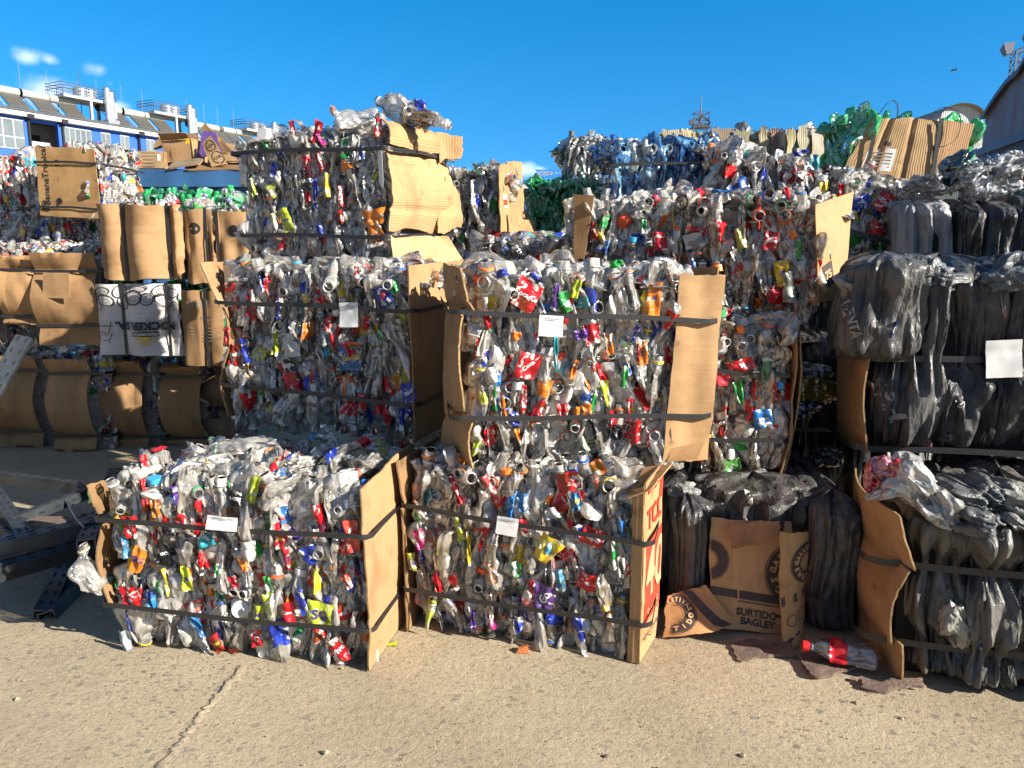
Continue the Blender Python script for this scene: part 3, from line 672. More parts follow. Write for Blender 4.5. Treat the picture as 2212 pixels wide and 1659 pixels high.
# ------------------------------------------------------------------ ground, joint, gravel
def gh(x, y): x, y = np.atleast_1d(x), np.atleast_1d(y); return .005*vnoise(np.stack([x*1.6, y*1.6, x*0], 1), 4) - .004
def ground():
    xs = np.concatenate([[-500, -120, -40, -14], np.linspace(-6, 6, 100), [14, 40, 120, 500]]); ys = np.concatenate([[-80, -10], np.linspace(.6, 8, 62), [12, 30, 100, 300, 1200]])
    X, Y = np.meshgrid(xs, ys); X, Y = X.ravel(), Y.ravel()
    near = (np.abs(X) < 6.1)*(Y > .5)*(Y < 8.1)
    Z = near*gh(X, Y) + (1-near)*-.004
    nx = len(xs); f = [(j*nx+i, j*nx+i+1, (j+1)*nx+i+1, (j+1)*nx+i) for j in range(len(ys)-1) for i in range(nx-1)]
    structure(link('ground', mesh_np('ground', np.stack([X, Y, Z], 1), f, [M['ground']])))
    # joint between the slabs: a crumbly raised lip and a broken dark groove
    path = [on_ground(x, y) for x, y in ((520, 1436), (478, 1480), (440, 1528), (405, 1570), (380, 1600), (330, 1659), (280, 1720))]
    pts = []
    for a, b_ in zip(path, path[1:]):
        for k in range(14): pts.append(a.lerp(b_, k/14))
    v = []; f = []; prof = [(-.05, -.005), (-.03, .0005), (-.014, .0025), (-.004, .002), (.0, -.005)]
    for i, p in enumerate(pts):
        t = (pts[min(i+1, len(pts)-1)]-pts[max(i-1, 0)]).normalized(); s_ = Vector((-t.y, t.x, 0)) * -1
        wv = vnoise(np.array([[i*.35, 0, 0], [i*.9, 5, 0], [i*.35, 9, 1]]), 3)
        for k, (a, z) in enumerate(prof):
            q = p + s_*(a*(1+.5*wv[0]) + .012*wv[1]); v.append((q.x, q.y, z*(1+.4*wv[2]) + gh(q.x, q.y)[0] + .0005))
    n = len(prof)
    for i in range(len(pts)-1):
        for k in range(n-1): f.append((i*n+k, i*n+k+1, (i+1)*n+k+1, (i+1)*n+k))
    structure(link('slab_joint', mesh_np('slab_joint', v, f, [M['ground']])))
    v = []; f = []
    for i, p in enumerate(pts):
        t = (pts[min(i+1, len(pts)-1)]-pts[max(i-1, 0)]).normalized(); s_ = Vector((-t.y, t.x, 0)) * -1
        wv = vnoise(np.array([[i*.9, 5, 0], [i*.7, 2, 3]]), 3); w = max(.0006, .0008 + .0018*wv[1])
        for a in (.0, w): q = p + s_*(a + .012*wv[0]); v.append((q.x, q.y, .003 + gh(q.x, q.y)[0]))
    for i in range(len(pts)-1): f.append((i*2, i*2+1, i*2+3, i*2+2))
    structure(link('slab_crack', mesh_np('slab_crack', v, f, [M['slot']])))
    g = random.Random(5); mb = MB()
    for k in range(420):
        x, y = g.uniform(-200, 2400), g.uniform(1380, 1760); p = on_ground(x, y); s_ = g.choice((.0022, .003, .004, .005)) if k > 10 else g.uniform(.010, .016)
        vs = [Vector((g.uniform(.6, 1)*a, g.uniform(.6, 1)*b_, g.uniform(.4, .8)*c)) for a, b_, c in ((1, 0, 0), (-1, 0, 0), (0, 1, 0), (0, -1, 0), (0, 0, 1), (0, 0, -.6))]
        mb.add([(p + q*s_)[:] for q in vs], [(0, 2, 4), (2, 1, 4), (1, 3, 4), (3, 0, 4), (2, 0, 5), (1, 2, 5), (3, 1, 5), (0, 3, 5)], 0 if k % 3 else 1)
    o = mb.build('gravel', [M['ground'], M['wood']]); o['kind'] = 'stuff'
ground()

# ------------------------------------------------------------------ the five front bales of clear bottles
G = 'big bales of pressed clear bottles at the front'
K2, K3, KD = (.52, .335, .175), (.46, .285, .14), (.36, .225, .115)
RED, BLU, GRN, LIM, ORA, YEL, WHI, BLK, TEA, PIN, PUR = (.62, .012, .02), (.02, .05, .42), (.02, .34, .07), (.52, .62, .04), (.85, .24, .02), (.82, .6, .03), (.75, .75, .73), (.02, .02, .022), (.03, .4, .5), (.8, .04, .3), (.09, .03, .28)
def scraps(b, Y, items):
    for it in items:
        x, y, w, h, c, rot = it[:6]; t = it[6] if len(it) > 6 else None; tc = it[7] if len(it) > 7 else None; ts = it[8] if len(it) > 8 else None
        tr = it[9] if len(it) > 9 else 0
        b.scrap(x, y, w*Y/FPX, h*Y/FPX, c, rot, g_rand.uniform(.012, .03), t, tc, ts*Y/FPX if ts else None, trot=tr)
g_rand = random.Random(77)
INKW, INKB, INKP, INKY = M['ink_white'], M['ink'], simple('purple_ink', (.06, .03, .2), .5), M['ink_yellow']
# lower left
LL = Bale('bottle_bale', 'lower left bale of clear bottles with plain cardboard on its right side', BOT_CAT, (-1.64, 2.93, 0), R(8.4), 1.09, .72, .8, 1, G)
LL.xhi = .085; LL.core(); LL.bottles(66, 34, strapz=(.19, .55), tint=CLEAR); LL.filler(130, 60)
LL.strap((.60, .555, .545, .55), e=.034); LL.strap((.25, .195, .165, .17), e=.034)
W, H, D = LL.W, LL.H, LL.D
sheet('cardboard_sheet', LL.root, [(W+.012, -.03, .0), (W+.03, .56, .0), (W+.03, .56, .765), (W+.002, -.03, .735)], [M['carton_v']], K2, 26, 26, .006, .007, 11, jag=.008, prof=lambda u, v: .012*np.sin(np.pi*v), creases=[('v', .26, .006, .02), ('v', .76, .006, .02)])
sheet('cardboard_flap', LL.root, [(-.03, .1, .55), (-.012, -.015, .57), (-.035, -.03, .70), (-.045, .1, .68)], [M['carton']], KD, 12, 14, .007, .01, 12, jag=.01)
sheet('cardboard_sheet', LL.root, [(-.005, .3, .16), (.0, -.012, .18), (-.008, -.015, .53), (-.02, .3, .53)], [M['carton']], KD, 12, 16, .007, .01, 13, jag=.01, prof=lambda u, v: .035*np.sin(np.pi*v))
LL.paper(480, 1130, .125, .052, R(-3), .05)
scraps(LL, 2.9, [(277, 1140, 34, 50, RED, .1, 'Coca', INKW, 14, 1.5), (394, 1128, 34, 34, RED, .5), (351, 1196, 34, 60, BLK, -.1, 'TOROS', INKW, 9, 3.1), (296, 1212, 28, 62, ORA, -.35, 'SG', INKP, 22), (283, 1290, 46, 48, RED, .0, 'DK', INKW, 22, 1.5), (326, 1297, 24, 44, (.03, .28, .7), 0),
   (357, 1258, 14, 66, YEL, .1), (401, 1250, 26, 56, LIM, .05, 'ta', INKB, 14), (667, 1200, 44, 44, BLU, .5), (690, 1328, 60, 62, LIM, -.1, 'SG', INKP, 30), (730, 1405, 44, 56, RED, .4, 'Vivo', INKW, 16, .4), (505, 1078, 34, 38, BLK, 0, 'RADE', INKW, 9), (546, 1058, 30, 60, LIM, -.35), (310, 1065, 18, 60, RED, .1),
   (440, 1170, 52, 30, TEA, .35), (532, 1193, 36, 48, WHI, 0), (604, 1166, 30, 50, RED, -.2, 'ML', INKY, 14), (618, 1210, 18, 56, RED, .1), (635, 1155, 26, 34, PUR, .6), (555, 1330, 24, 50, LIM, -.2, 'M', INKP, 16), (580, 1310, 26, 60, LIM, .2), (620, 1325, 30, 48, RED, 0, 'Coca', INKW, 10), (650, 1300, 22, 70, BLU, .3), (553, 1380, 26, 40, RED, .05, 'C', INKW, 18),
   (468, 1392, 30, 44, RED, .5, 'Vita', INKY, 10), (760, 1160, 30, 74, (.75, .08, .05), .05), (752, 1255, 28, 36, (.75, .08, .05), .3), (268, 1385, 26, 50, (.4, .48, .52), .15), (270, 1185, 20, 50, (.1, .35, .65), 0), (335, 1100, 20, 40, (.55, .2, .03), 0), (375, 1070, 14, 46, PUR, .1), (575, 1265, 22, 40, GRN, .2), (470, 1235, 24, 30, GRN, -.4), (505, 1260, 24, 30, RED, .4)])
# lower right, the television carton
TC = Bale('bottle_bale', 'dirty ground level bottle bale closed by a red printed television carton at right', BOT_CAT, (-.44, 3.07, 0), R(15), .985, .74, .75, 2, G)
TC.xhi = .11; TC.core(); TC.bottles(68, 32, strapz=(.19, .55), tint=DIRTY); TC.filler(130, 60)
W, H, D = TC.W, TC.H, TC.D
TC.strap((.6, .565, .50, .52), e=.03, x1=W+.01, back=.32); TC.strap((.23, .195, .165, .2), e=.03, x1=W+.01, back=.32)
tw, th = .285, .74
dec = [(place2d(rect2d(.235, .35, 10), .155, .315), M['ink_red']), (place2d(rect2d(.06, .10, 4), .25, .66), M['ink_red']), (place2d(rect2d(.235, .03, 6), .155, .705), M['ink_red']),
       (place2d(text2d('TCL', .115, .004), .145, .575), M['ink_red']), (place2d(text2d('40', .30, .006), .165, .34, 0, .82, 1), M['kraftink']), (place2d(text2d('Serie S', .06, .0005), .155, .175), M['kraftink']),
       (place2d(text2d('NETFLIX | prime video', .024, .0006), .145, .085), M['ink']), (place2d(ring2d(.05, .054, 14, -2.3, -.8), .15, .11), M['ink'])]
sheet('television_carton', TC.root, [(W+.0, -.022, -.0), (W+.055, .27, .0), (W+.055, .27, th+.02), (W+.0, -.022, th)], [M['carton_v']], (.55, .36, .185), 18, 30, .007, .004, 21, decals=dec, prof=lambda u, v: -.03*np.clip(u-.75, 0, 1)**2*16*.25)
sheet('carton_edge_strip', TC.root, [(W-.05, -.016, .0), (W-.002, -.027, .0), (W-.002, -.027, th-.01), (W-.045, -.016, th-.03)], [M['carton_v']], K2, 6, 26, .007, .003, 22, jag=.004)
sheet('carton_top_flap', TC.root, [(W-.07, -.035, th-.06), (W+.02, -.03, th-.015), (W+.085, .2, th+.03), (W-.03, .2, th+.005)], [M['carton']], K3, 12, 12, .006, .006, 23, decals=[(place2d(text2d('LED 40 L40S', .024, .001), .06, .12, 1.2), M['ink'])])
sheet('cardboard_sheet', TC.root, [(-.03, .5, .0), (-.012, -.015, .0), (-.02, -.015, .55), (-.03, .5, .55)], [M['carton']], KD, 10, 18, .007, .008, 24, jag=.01)
sheet('cardboard_flap', TC.root, [(-.03, .5, .56), (-.012, -.02, .57), (-.035, -.03, .75), (-.05, .5, .74)], [M['carton']], KD, 10, 10, .007, .008, 25, jag=.01)
TC.paper(1096, 1136, .088, .072, R(-5), .045)
scraps(TC, 2.95, [(1178, 1186, 64, 62, YEL, -.5, None), (1180, 1180, 30, 26, (.1, .45, .7), -.5), (1127, 1140, 30, 36, RED, .3, 'cola', INKW, 12, 1.5), (1280, 1160, 56, 40, RED, -.3, 'Cola', INKW, 16, -.3), (1245, 1150, 24, 30, BLU, .2), (1176, 1292, 54, 60, (.12, .05, .25), -.2, 'Co', INKW, 26, 1.2), (1150, 1280, 20, 56, RED, .2), (1266, 1258, 48, 40, RED, -.2, 'mL', INKW, 12), (889, 1214, 24, 44, LIM, .1, 'G', INKP, 22),
   (906, 1166, 26, 44, PIN, .2), (1012, 1185, 14, 80, YEL, .05), (988, 1140, 26, 70, LIM, .3), (1042, 1165, 18, 60, RED, -.3), (1340, 1226, 20, 48, WHI, .05, 'IIIII', INKB, 24, 1.57), (1210, 1252, 26, 50, (.1, .35, .55), .1), (926, 1328, 20, 80, (.45, .55, .1), -.2, None), (1113, 1232, 28, 36, GRN, 0, 'S', INKW, 18), (1060, 1235, 14, 50, ORA, .2), (980, 1260, 22, 40, RED, .6), (1225, 1040, 60, 40, RED, .3, None), (1290, 1010, 40, 34, ORA, .5), (1245, 1085, 26, 44, (.03, .25, .5), .1, 'ta', INKY, 16, 1.2),
   (1128, 1085, 24, 44, (.05, .25, .6), 0), (985, 1060, 16, 70, RED, .35), (1055, 1050, 24, 50, (.65, .1, .1), .5), (1305, 1300, 22, 48, YEL, .05, 'VITA', INKP, 10, 1.5), (1325, 1200, 14, 70, GRN, .1), (1020, 1340, 18, 50, PUR, 0), (1060, 1345, 26, 40, PIN, .3), (1120, 1350, 24, 36, BLU, .1), (945, 1260, 20, 50, RED, .1), (1190, 1110, 34, 26, (.5, .55, .6), .3)])
# upper right
MR = Bale('bottle_bale', 'clean sunlit bale of clear bottles stacked on the bale with the television carton', BOT_CAT, (-.205, 3.02, .755), R(-8), 1.06, .78, .6, 3, G)
MR.xhi = .19; MR.xlo = .09; MR.core(); MR.bottles(72, 28, strapz=(.19, .6), tint=CLEAR); MR.filler(130, 60)
W, H, D = MR.W, MR.H, MR.D
pf = lambda x, y, o: MR.px(x, y, o)[:]
zt = [MR.px(990, 674, .03).z, MR.px(1545, 693, .03).z]; zb = [MR.px(990, 903, .03).z, MR.px(1525, 898, .03).z]
MR.strap((zt[0]+.02, zt[0], zt[1], zt[1]+.02), e=.035, x0=-.01, x1=W-.025); MR.strap((zb[0]+.06, zb[0], zb[1], zb[1]+.02), e=.035, x0=-.01, x1=W-.035)
sheet('cardboard_strip', MR.root, [pf(1430, 998, .02), pf(1530, 992, .012), pf(1568, 592, .016), pf(1472, 590, .02)], [M['carton']], (.55, .36, .19), 16, 36, .006, .006, 31, jag=.012, prof=lambda u, v: .008*np.sin(u*9)*.4)
sheet('cardboard_sheet', MR.root, [(W-.03, .0, .02), (W+.03, .5, .0), (W+.03, .5, .78), (W+.0, .0, .79)], [M['carton_v']], K3, 12, 12, .006, .006, 32)
sheet('cardboard_fold', MR.root, [pf(1440, 998, .032), pf(1505, 992, .05), pf(1522, 955, .03), pf(1452, 968, .027)], [M['carton']], K3, 8, 6, .006, .003, 33, jag=.004)
for nm, c4, sd, pr_ in (('cardboard_flap', [(-.06, .26, .0), (.035, -.035, -.01), (.045, -.02, .195), (-.03, .28, .2)], 34, .02), ('cardboard_sheet', [(-.055, .2, .16), (.015, -.02, .22), (.0, -.03, .6), (-.03, .3, .6)], 35, .018), ('cardboard_flap', [(-.03, .3, .6), (.06, -.035, .605), (-.005, -.045, .79), (-.05, .3, .8)], 36, .01)):
    sheet(nm, MR.root, c4, [M['carton']], (.46, .30, .155), 14, 16, .008, .01, sd, jag=.012, prof=lambda u, v, k=pr_: k*np.sin(np.pi*v))
MR.paper(1190, 704, .098, .082, R(-4), .05)
scraps(MR, 3.05, [(1140, 638, 66, 62, RED, -.55, 'Coca-Cola', INKW, 15, .1), (1412, 645, 34, 76, ORA, -.05, 'X', INKP, 14), (1138, 792, 50, 58, RED, -.25, 'Coca', INKW, 14, .9), (1216, 655, 40, 50, GRN, .3), (1042, 742, 20, 54, WHI, -.25), (1052, 690, 16, 40, RED, .2), (1350, 814, 18, 48, GRN, -.15), (1318, 745, 18, 50, ORA, .1, 'AS', INKB, 10, 1.4), (1388, 762, 26, 60, ORA, 0, 'PO', INKB, 14, 1.3), (1280, 722, 30, 44, RED, .2),
   (1130, 862, 16, 66, (.75, .015, .02), 0, 'Coca', INKW, 12, 1.5), (1165, 890, 32, 50, RED, -.3), (1216, 892, 34, 40, RED, .2), (1248, 896, 18, 38, ORA, 0), (1270, 890, 20, 34, ORA, .1, 'c', INKP, 14), (1377, 930, 24, 66, RED, -.1), (1360, 885, 16, 50, RED, 0), (1372, 770, 40, 30, WHI, .6), (1240, 798, 16, 50, ORA, -.3), (1200, 765, 12, 80, TEA, .05), (1255, 722, 30, 20, PUR, .1), (1284, 862, 14, 60, GRN, -.2), (1308, 850, 18, 60, LIM, .2), (1070, 860, 12, 60, GRN, 0),
   (1088, 880, 14, 60, ORA, .1), (1118, 725, 24, 20, (.95, .22, .02), 0), (1065, 810, 24, 34, WHI, .1), (1110, 905, 24, 30, BLU, .2), (1120, 945, 14, 40, ORA, .3), (1030, 970, 22, 40, (.5, .65, .1), -.5), (1262, 960, 22, 34, (.6, .75, .45), .2), (1160, 595, 26, 20, BLU, .4), (1085, 590, 30, 16, BLU, .2), (1330, 570, 40, 14, GRN, .2), (1245, 625, 20, 40, LIM, -.4), (1200, 640, 16, 60, PUR, -.15)])
# upper left
ML = Bale('bottle_bale', 'shaded bottle bale in the middle of the left front stack', BOT_CAT, (-1.485, 3.89, .74), R(19), 1.08, .8, .75, 4, G)
ML.xhi = .085; ML.core(); ML.bottles(74, 26, strapz=(.19, .6), tint=CLEAR); ML.filler(130, 60)
W, H, D = ML.W, ML.H, ML.D
ML.strap((.64, .62, .6, .62), e=.03); ML.strap((.22, .2, .16, .17), e=.03)
sheet('cardboard_sheet', ML.root, [(W+.015, -.025, -.02), (W+.02, .74, .0), (W+.02, .74, .83), (W+.005, -.025, .805)], [M['carton_v']], K2, 20, 20, .006, .006, 41, jag=.006, creases=[('v', .22, .006, .02), ('v', .78, .006, .02)])
sheet('cardboard_flap', ML.root, [(W+.035, .3, .24), (W+.05, .7, .2), (W+.05, .7, .58), (W+.035, .36, .56)], [M['carton']], K3, 8, 8, .006, .005, 42, jag=.008)
sheet('cardboard_flap', ML.root, [(-.03, .6, .6), (.02, -.02, .6), (-.09, -.03, .82), (-.1, .6, .82)], [M['carton']], (.5, .33, .18), 12, 10, .007, .01, 43, jag=.012)
sheet('cardboard_sheet', ML.root, [(.0, .6, .0), (.02, -.015, .02), (.03, -.015, .6), (.0, .6, .6)], [M['carton']], KD, 10, 20, .008, .012, 44, jag=.02, prof=lambda u, v: .03*np.sin(np.pi*v*2))
ML.paper(754, 680, .098, .115, R(2), .04)
scraps(ML, 3.75, [(827, 640, 38, 40, BLU, .5, 'UP', (M['ink_red']), 14, .5), (757, 772, 54, 56, (.03, .16, .4), .05, 'Levite', INKY, 17, .15), (757, 745, 54, 12, ORA, .02), (505, 765, 28, 46, RED, -.05, 'Coca', INKW, 10), (487, 730, 26, 44, (.7, .02, .03), .1), (527, 758, 22, 54, BLU, .15), (593, 742, 16, 50, LIM, -.1), (628, 745, 44, 54, WHI, .1), (640, 722, 26, 34, (.1, .3, .6), -.3), (700, 740, 14, 60, TEA, .15), (718, 738, 14, 36, RED, .2), (625, 790, 34, 30, BLK, .2), (565, 615, 10, 34, BLU, .2), (577, 600, 16, 20, RED, 0), (660, 655, 20, 40, (.8, .6, .1), .1, None), (790, 700, 14, 30, RED, -.3),
   (820, 700, 10, 50, BLK, .05), (818, 730, 10, 30, (.1, .5, .1), 0), (780, 870, 16, 40, RED, .1), (880, 850, 34, 44, BLU, .3, 'Man', INKW, 12, .2), (855, 830, 20, 30, ORA, .4), (850, 620, 20, 24, GRN, .3), (540, 655, 26, 60, (.3, .02, .03), 0), (535, 800, 14, 30, (.5, .3, .05), 0), (742, 830, 16, 40, ORA, 0), (600, 670, 14, 40, BLU, 0), (670, 815, 24, 30, (.5, .04, .05), .2), (770, 590, 14, 24, RED, 0)])
# top left
TL = Bale('bottle_bale', 'topmost bale of the left front stack with buckled pale cardboard on its right', BOT_CAT, (-1.486, 4.31, 1.55), R(20), .9, .69, .75, 5, G)
TL.xhi = .085; TL.core(); TL.bottles(66, 34, strapz=(.15, .6), tint=((.86, .87, .88), (.9, .9, .9), (.82, .83, .84))); TL.filler(130, 60)
W, H, D = TL.W, TL.H, TL.D
TL.strap((.60, .585, .57, .60), e=.045); TL.strap((.17, .15, .135, .16), e=.03)
sheet('cardboard_sheet', TL.root, [(W+.02, -.02, .16), (W+.03, .70, .17), (W+.02, .60, .59), (W+.015, -.02, .575)], [M['flute_h']], (.6, .4, .215), 26, 26, .007, .012, 51, jag=.028, creases=[('v', .28, .012, .025), ('v', .8, .012, .02), ('u', .68, .016, .03)], prof=lambda u, v: .05*np.sin(np.pi*v)*(.4+u))
sheet('cardboard_flap', TL.root, [(W+.035, .0, .595), (W+.05, .55, .60), (W+.00, .53, .735), (W-.02, .0, .72)], [M['flute_h']], (.58, .385, .2), 18, 12, .007, .010, 52, jag=.012, prof=lambda u, v: .03*np.sin(np.pi*v))
sheet('torn_corner_flap', TL.root, [(W+.06, .5, .56), (W+.15, .60, .59), (W+.16, .64, .70), (W+.03, .53, .72)], [M['flute']], (.56, .37, .19), 12, 10, .007, .01, 53, jag=.02)
sheet('cardboard_flap', TL.root, [(W+.09, -.10, -.005), (W+.19, .55, .0), (W+.05, .64, .15), (W+.02, -.01, .145)], [M['carton']], (.63, .43, .24), 18, 12, .007, .006, 54, jag=.008, creases=[('u', .72, .01, .02)])
sheet('cardboard_fold', TL.root, [(W+.05, .48, .16), (W+.12, .7, .2), (W+.11, .68, .4), (W+.09, .52, .46)], [M['flute_h']], (.6, .4, .21), 12, 12, .007, .014, 55, jag=.03)
sheet('white_film_strip', TL.root, [(W-.02, -.03, .40), (W+.015, -.05, .36), (W+.0, -.045, .57), (W-.03, -.03, .585)], [M['paper'], M['paper']], (1, 1, 1), 6, 10, .001, .006, 56, jag=.01)
scraps(TL, 4.15, [(803, 470, 52, 34, ORA, .1, None), (806, 500, 46, 40, ORA, .4), (735, 425, 16, 44, RED, .05, 'Co', INKW, 12, 1.5), (705, 400, 18, 50, YEL, 0), (662, 392, 30, 16, BLK, 0, 'ANTA', INKW, 9), (745, 320, 34, 40, (.02, .4, .1), .1), (745, 350, 30, 34, ORA, .2), (683, 285, 18, 44, RED, -.5), (690, 300, 10, 30, PIN, .5), (568, 300, 14, 48, GRN, .2), (640, 300, 40, 28, WHI, .5), (630, 275, 20, 28, RED, .2), (815, 275, 20, 36, RED, -.3), (690, 352, 14, 40, RED, .2), (658, 350, 16, 30, RED, .0), (590, 365, 20, 30, BLU, 0), (545, 405, 14, 40, LIM, .2), (618, 475, 26, 50, LIM, .4, 'Gra', INKP, 10), (590, 480, 16, 40, (.5, .6, .3), .2), (680, 420, 12, 60, BLU, 0), (585, 415, 24, 30, (.4, .45, .05), .3), (735, 470, 20, 30, RED, .1), (690, 500, 16, 30, BLU, .2), (780, 330, 14, 30, (.1, .2, .6), 0), (660, 430, 14, 30, RED, 0)])
for (x, y, off, ax, i, sc_, lc, rc) in ((845, 232, -.16, (-.9, -.1, .42), 10, .85, None, (.6, .62, .65)), (925, 258, -.2, (.9, .2, -.25), 5, .85, (.6, .05, .08), (.7, .7, .7)), (905, 243, -.25, (-.7, .5, .45), 9, .9, (.02, .04, .35), (.03, .1, .5)), (760, 255, -.05, (-.8, -.5, .3), 7, .75, None, (.75, .09, .03)), (870, 255, -.2, (.6, -.6, .2), 4, .9, (.6, .6, .1), (.7, .7, .7))):
    p = PROTO[i]; c = TL.px(x, y, off); bo = link('bottle', p['body'], TL.root, CLEAR[0]); bo.matrix_local = Matrix.Translation(c) @ rot_of(ax, x*.1).to_4x4() @ Matrix.Scale(sc_, 4)
    link('neck_ring', p['ring'], bo, rc)
    if lc: link('label', p['lab'], bo, lc)

# ------------------------------------------------------------------ bales behind
def px_bale(label, x0, x1, y0, y1, Y, yaw=0, D=.7, seed=0, name='bottle_bale', group=None, roll=0., cat=BOT_CAT):
    """bale whose left front edge stands at picture x0 and depth Y, front x0..x1, top y0, bottom y1"""
    p0 = at(x0, y1, Y); k = math.tan(math.radians(yaw)); d = ray(x1, y1); ux = d.x/d.y
    # right end along direction (cos, -sin)
    c, s_ = math.cos(R(yaw)), math.sin(R(yaw)); Wd = (ux*p0.y - p0.x)/(c + ux*s_)
    Hh = at(x0, y0, Y).z - p0.z
    return Bale(name, label, cat, p0, R(yaw), Wd, Hh, D, seed, group, roll)
GB = 'smaller bales of pressed bottles further back'
# behind the centre, cardboard at its right
BK = px_bale('narrow bottle bale behind the top left stack with torn cardboard on its right side', 800, 1075, 368, 542, 5.5, 18, .6, 61, group=GB)
BK.core(); BK.bottles(46, 18, strapz=(.1,), tint=DIRTY, scale=1.0); BK.filler(50, 20)
W, H = BK.W, BK.H
sheet('cardboard_sheet', BK.root, [(W+.02, -.02, .0), (W+.05, .55, .04), (W+.03, .42, H+.06), (W+.02, -.02, H)], [M['carton_v']], K2, 14, 20, .007, .012, 62, jag=.03, creases=[('u', .55, .05, .05)], decals=[(place2d(rect2d(.07, .09, 3), .12, .33), M['paper']), (place2d(rect2d(.07, .04, 3), .12, .32), M['ink_red'])])
sheet('cardboard_flap', BK.root, [(W+.05, .1, .02), (W+.14, .5, .1), (W+.1, .5, .22), (W+.04, .1, .24)], [M['carton']], K2, 8, 8, .007, .01, 63, jag=.02)
BH = Bale('bottle_bale', 'unseen tall bottle bale carrying the narrow bale and shading the ground at left', BOT_CAT, (-1.12, 4.92, 0), R(18), 1.0, 1.5, 1.15, 59, GB)  # unseen from the camera; brought forward and deepened to shade the yard ground
BH.core(inset=.03, top=.02); BH.filler(40, 10)
BS = px_bale('low bale of loose clear bottles filling the gap between the two front stacks', 1040, 1260, 516, 760, 4.9, 0, .8, 64, group=GB)
BS.core(); BS.bottles(30, 40, tint=CLEAR, detail=False); BS.filler(30, 20)
# stack on the right: B2 below, B3 above
B2 = Bale('bottle_bale', 'brownish bottle bale standing end-on behind the sunlit stack, folded cardboard down its right edge', BOT_CAT, (.80, 3.42, .60), R(4), .45, .68, .8, 65, GB)
B2.core(mat_=M['core']); B2.bottles(46, 20, strapz=(.17, .50), tint=((.8, .74, .66), (.74, .68, .58), (.82, .78, .7))); B2.filler(40, 20)
B2.strap((.5, .49, .46, .5), e=.02); B2.strap((.17, .165, .16, .2), e=.02)
W, H = B2.W, B2.H
for k, (off, sd) in enumerate(((0, 66), (.018, 67))):
    sheet('cardboard_sheet', B2.root, [(W-.03+off, -.02+off, -.03), (W+.06+off, .6, .0), (W+.06+off, .6, .68), (W+.0+off, -.03+off, .66)], [M['carton_v']], KD if k else K3, 12, 22, .007, .012, sd, jag=.014, prof=lambda u, v: .035*np.sin(np.pi*v), decals=[] if k == 0 else [(place2d(text2d('CANAAN', .05, .002), .16, .3, 1.6), M['ink_brown'])])
scraps(B2, 3.45, [(1605, 790, 60, 30, RED, .3, 'M', INKW, 14), (1555, 818, 40, 30, (.7, .05, .08), -.3), (1598, 848, 26, 50, GRN, .2), (1650, 905, 44, 40, (.03, .2, .6), .1, 'pepsi', INKW, 10), (1580, 1010, 60, 40, (.15, .5, .1), .3), (1655, 800, 22, 60, (.1, .3, .15), 0)])
B3 = Bale('bottle_bale', 'long bottle bale behind the sunlit bale, pale cardboard strip down its right corner', BOT_CAT, (.30, 4.12, 1.27), R(19), 1.30, .61, .7, 68, GB)
B3.core(); B3.bottles(64, 36, tint=DIRTY, strapz=(), scale=1.05); B3.filler(80, 40)
W, H = B3.W, B3.H
p3 = lambda x, y, o=.03: B3.px(x, y, o)[:]
sheet('cardboard_strip', B3.root, [p3(1768, 652), (W+.08, .20, .10), (W+.09, .20, H+.02), p3(1762, 442)], [M['carton_v']], (.6, .4, .22), 10, 20, .007, .005, 69, decals=[(place2d(text2d('GENUINE', .03, .001), .16, .1, .3), M['ink_brown']), (place2d(rect2d(.09, .12, 3), .10, .13, .3), M['ink_brown']), (place2d(text2d('75', .06, .002), .1, .13, .3), M['kraftink'])])
sheet('cardboard_strip', B3.root, [p3(1240, 560), p3(1262, 560), p3(1282, 424), p3(1240, 420)], [M['carton_v']], K3, 6, 12, .007, .006, 70, jag=.008)
scraps(B3, 3.95, [(1665, 520, 30, 40, (.6, .02, .03), -.1, 'Coca', INKW, 9), (1600, 515, 26, 40, (.55, .55, .1), .3), (1690, 590, 30, 50, YEL, .2, 'M', INKP, 14), (1500, 520, 44, 30, WHI, .2), (1250, 520, 14, 60, (.1, .15, .5), 0), (1285, 500, 30, 40, RED, .1), (1425, 520, 34, 40, RED, .05), (1390, 490, 14, 30, GRN, 0), (1705, 620, 34, 60, (.5, .55, .5), .1), (1640, 470, 10, 50, RED, 0)])
HB = Bale('bottle_bale', 'hidden bottle bale under the long bale behind the sunlit stack', BOT_CAT, (.1, 4.3, .0), R(12), 1.0, 1.25, .6, 71, GB)
HB.core(inset=.03, top=.02); HB.filler(40, 10)
# blue, grey and green bales in the middle distance
def tint_bale(label, x0, x1, y0, y1, Y, tint, mats, seed, yaw=0, D=.7, n=60, nt=30, roll=0, cat='plastic bale', nr=0, scale=1.):
    b = px_bale(label, x0, x1, y0, y1, Y, yaw, D, seed, group='bales of one colour of bottle', roll=roll)
    b.core(mat_=mats[1]); b.bottles(n, nt, nright=nr, detail=False, tinted=True, tint=tint, scale=scale); b.filler(n, nt, mats=[mats[0]]); return b
M['fill_blue'] = plastic('blue_filler', objcol=False, col=(.15, .5, .9)); M['core_blue'] = simple('blue_core', (.02, .06, .2), .8)
M['fill_green'] = plastic('green_filler', objcol=False, col=(.08, .75, .25)); M['core_green'] = simple('green_core', (.012, .12, .04), .8)
M['fill_grey'] = plastic('grey_filler', objcol=False, col=(.5, .5, .46)); M['core_grey'] = simple('grey_core', (.04, .04, .04), .8)
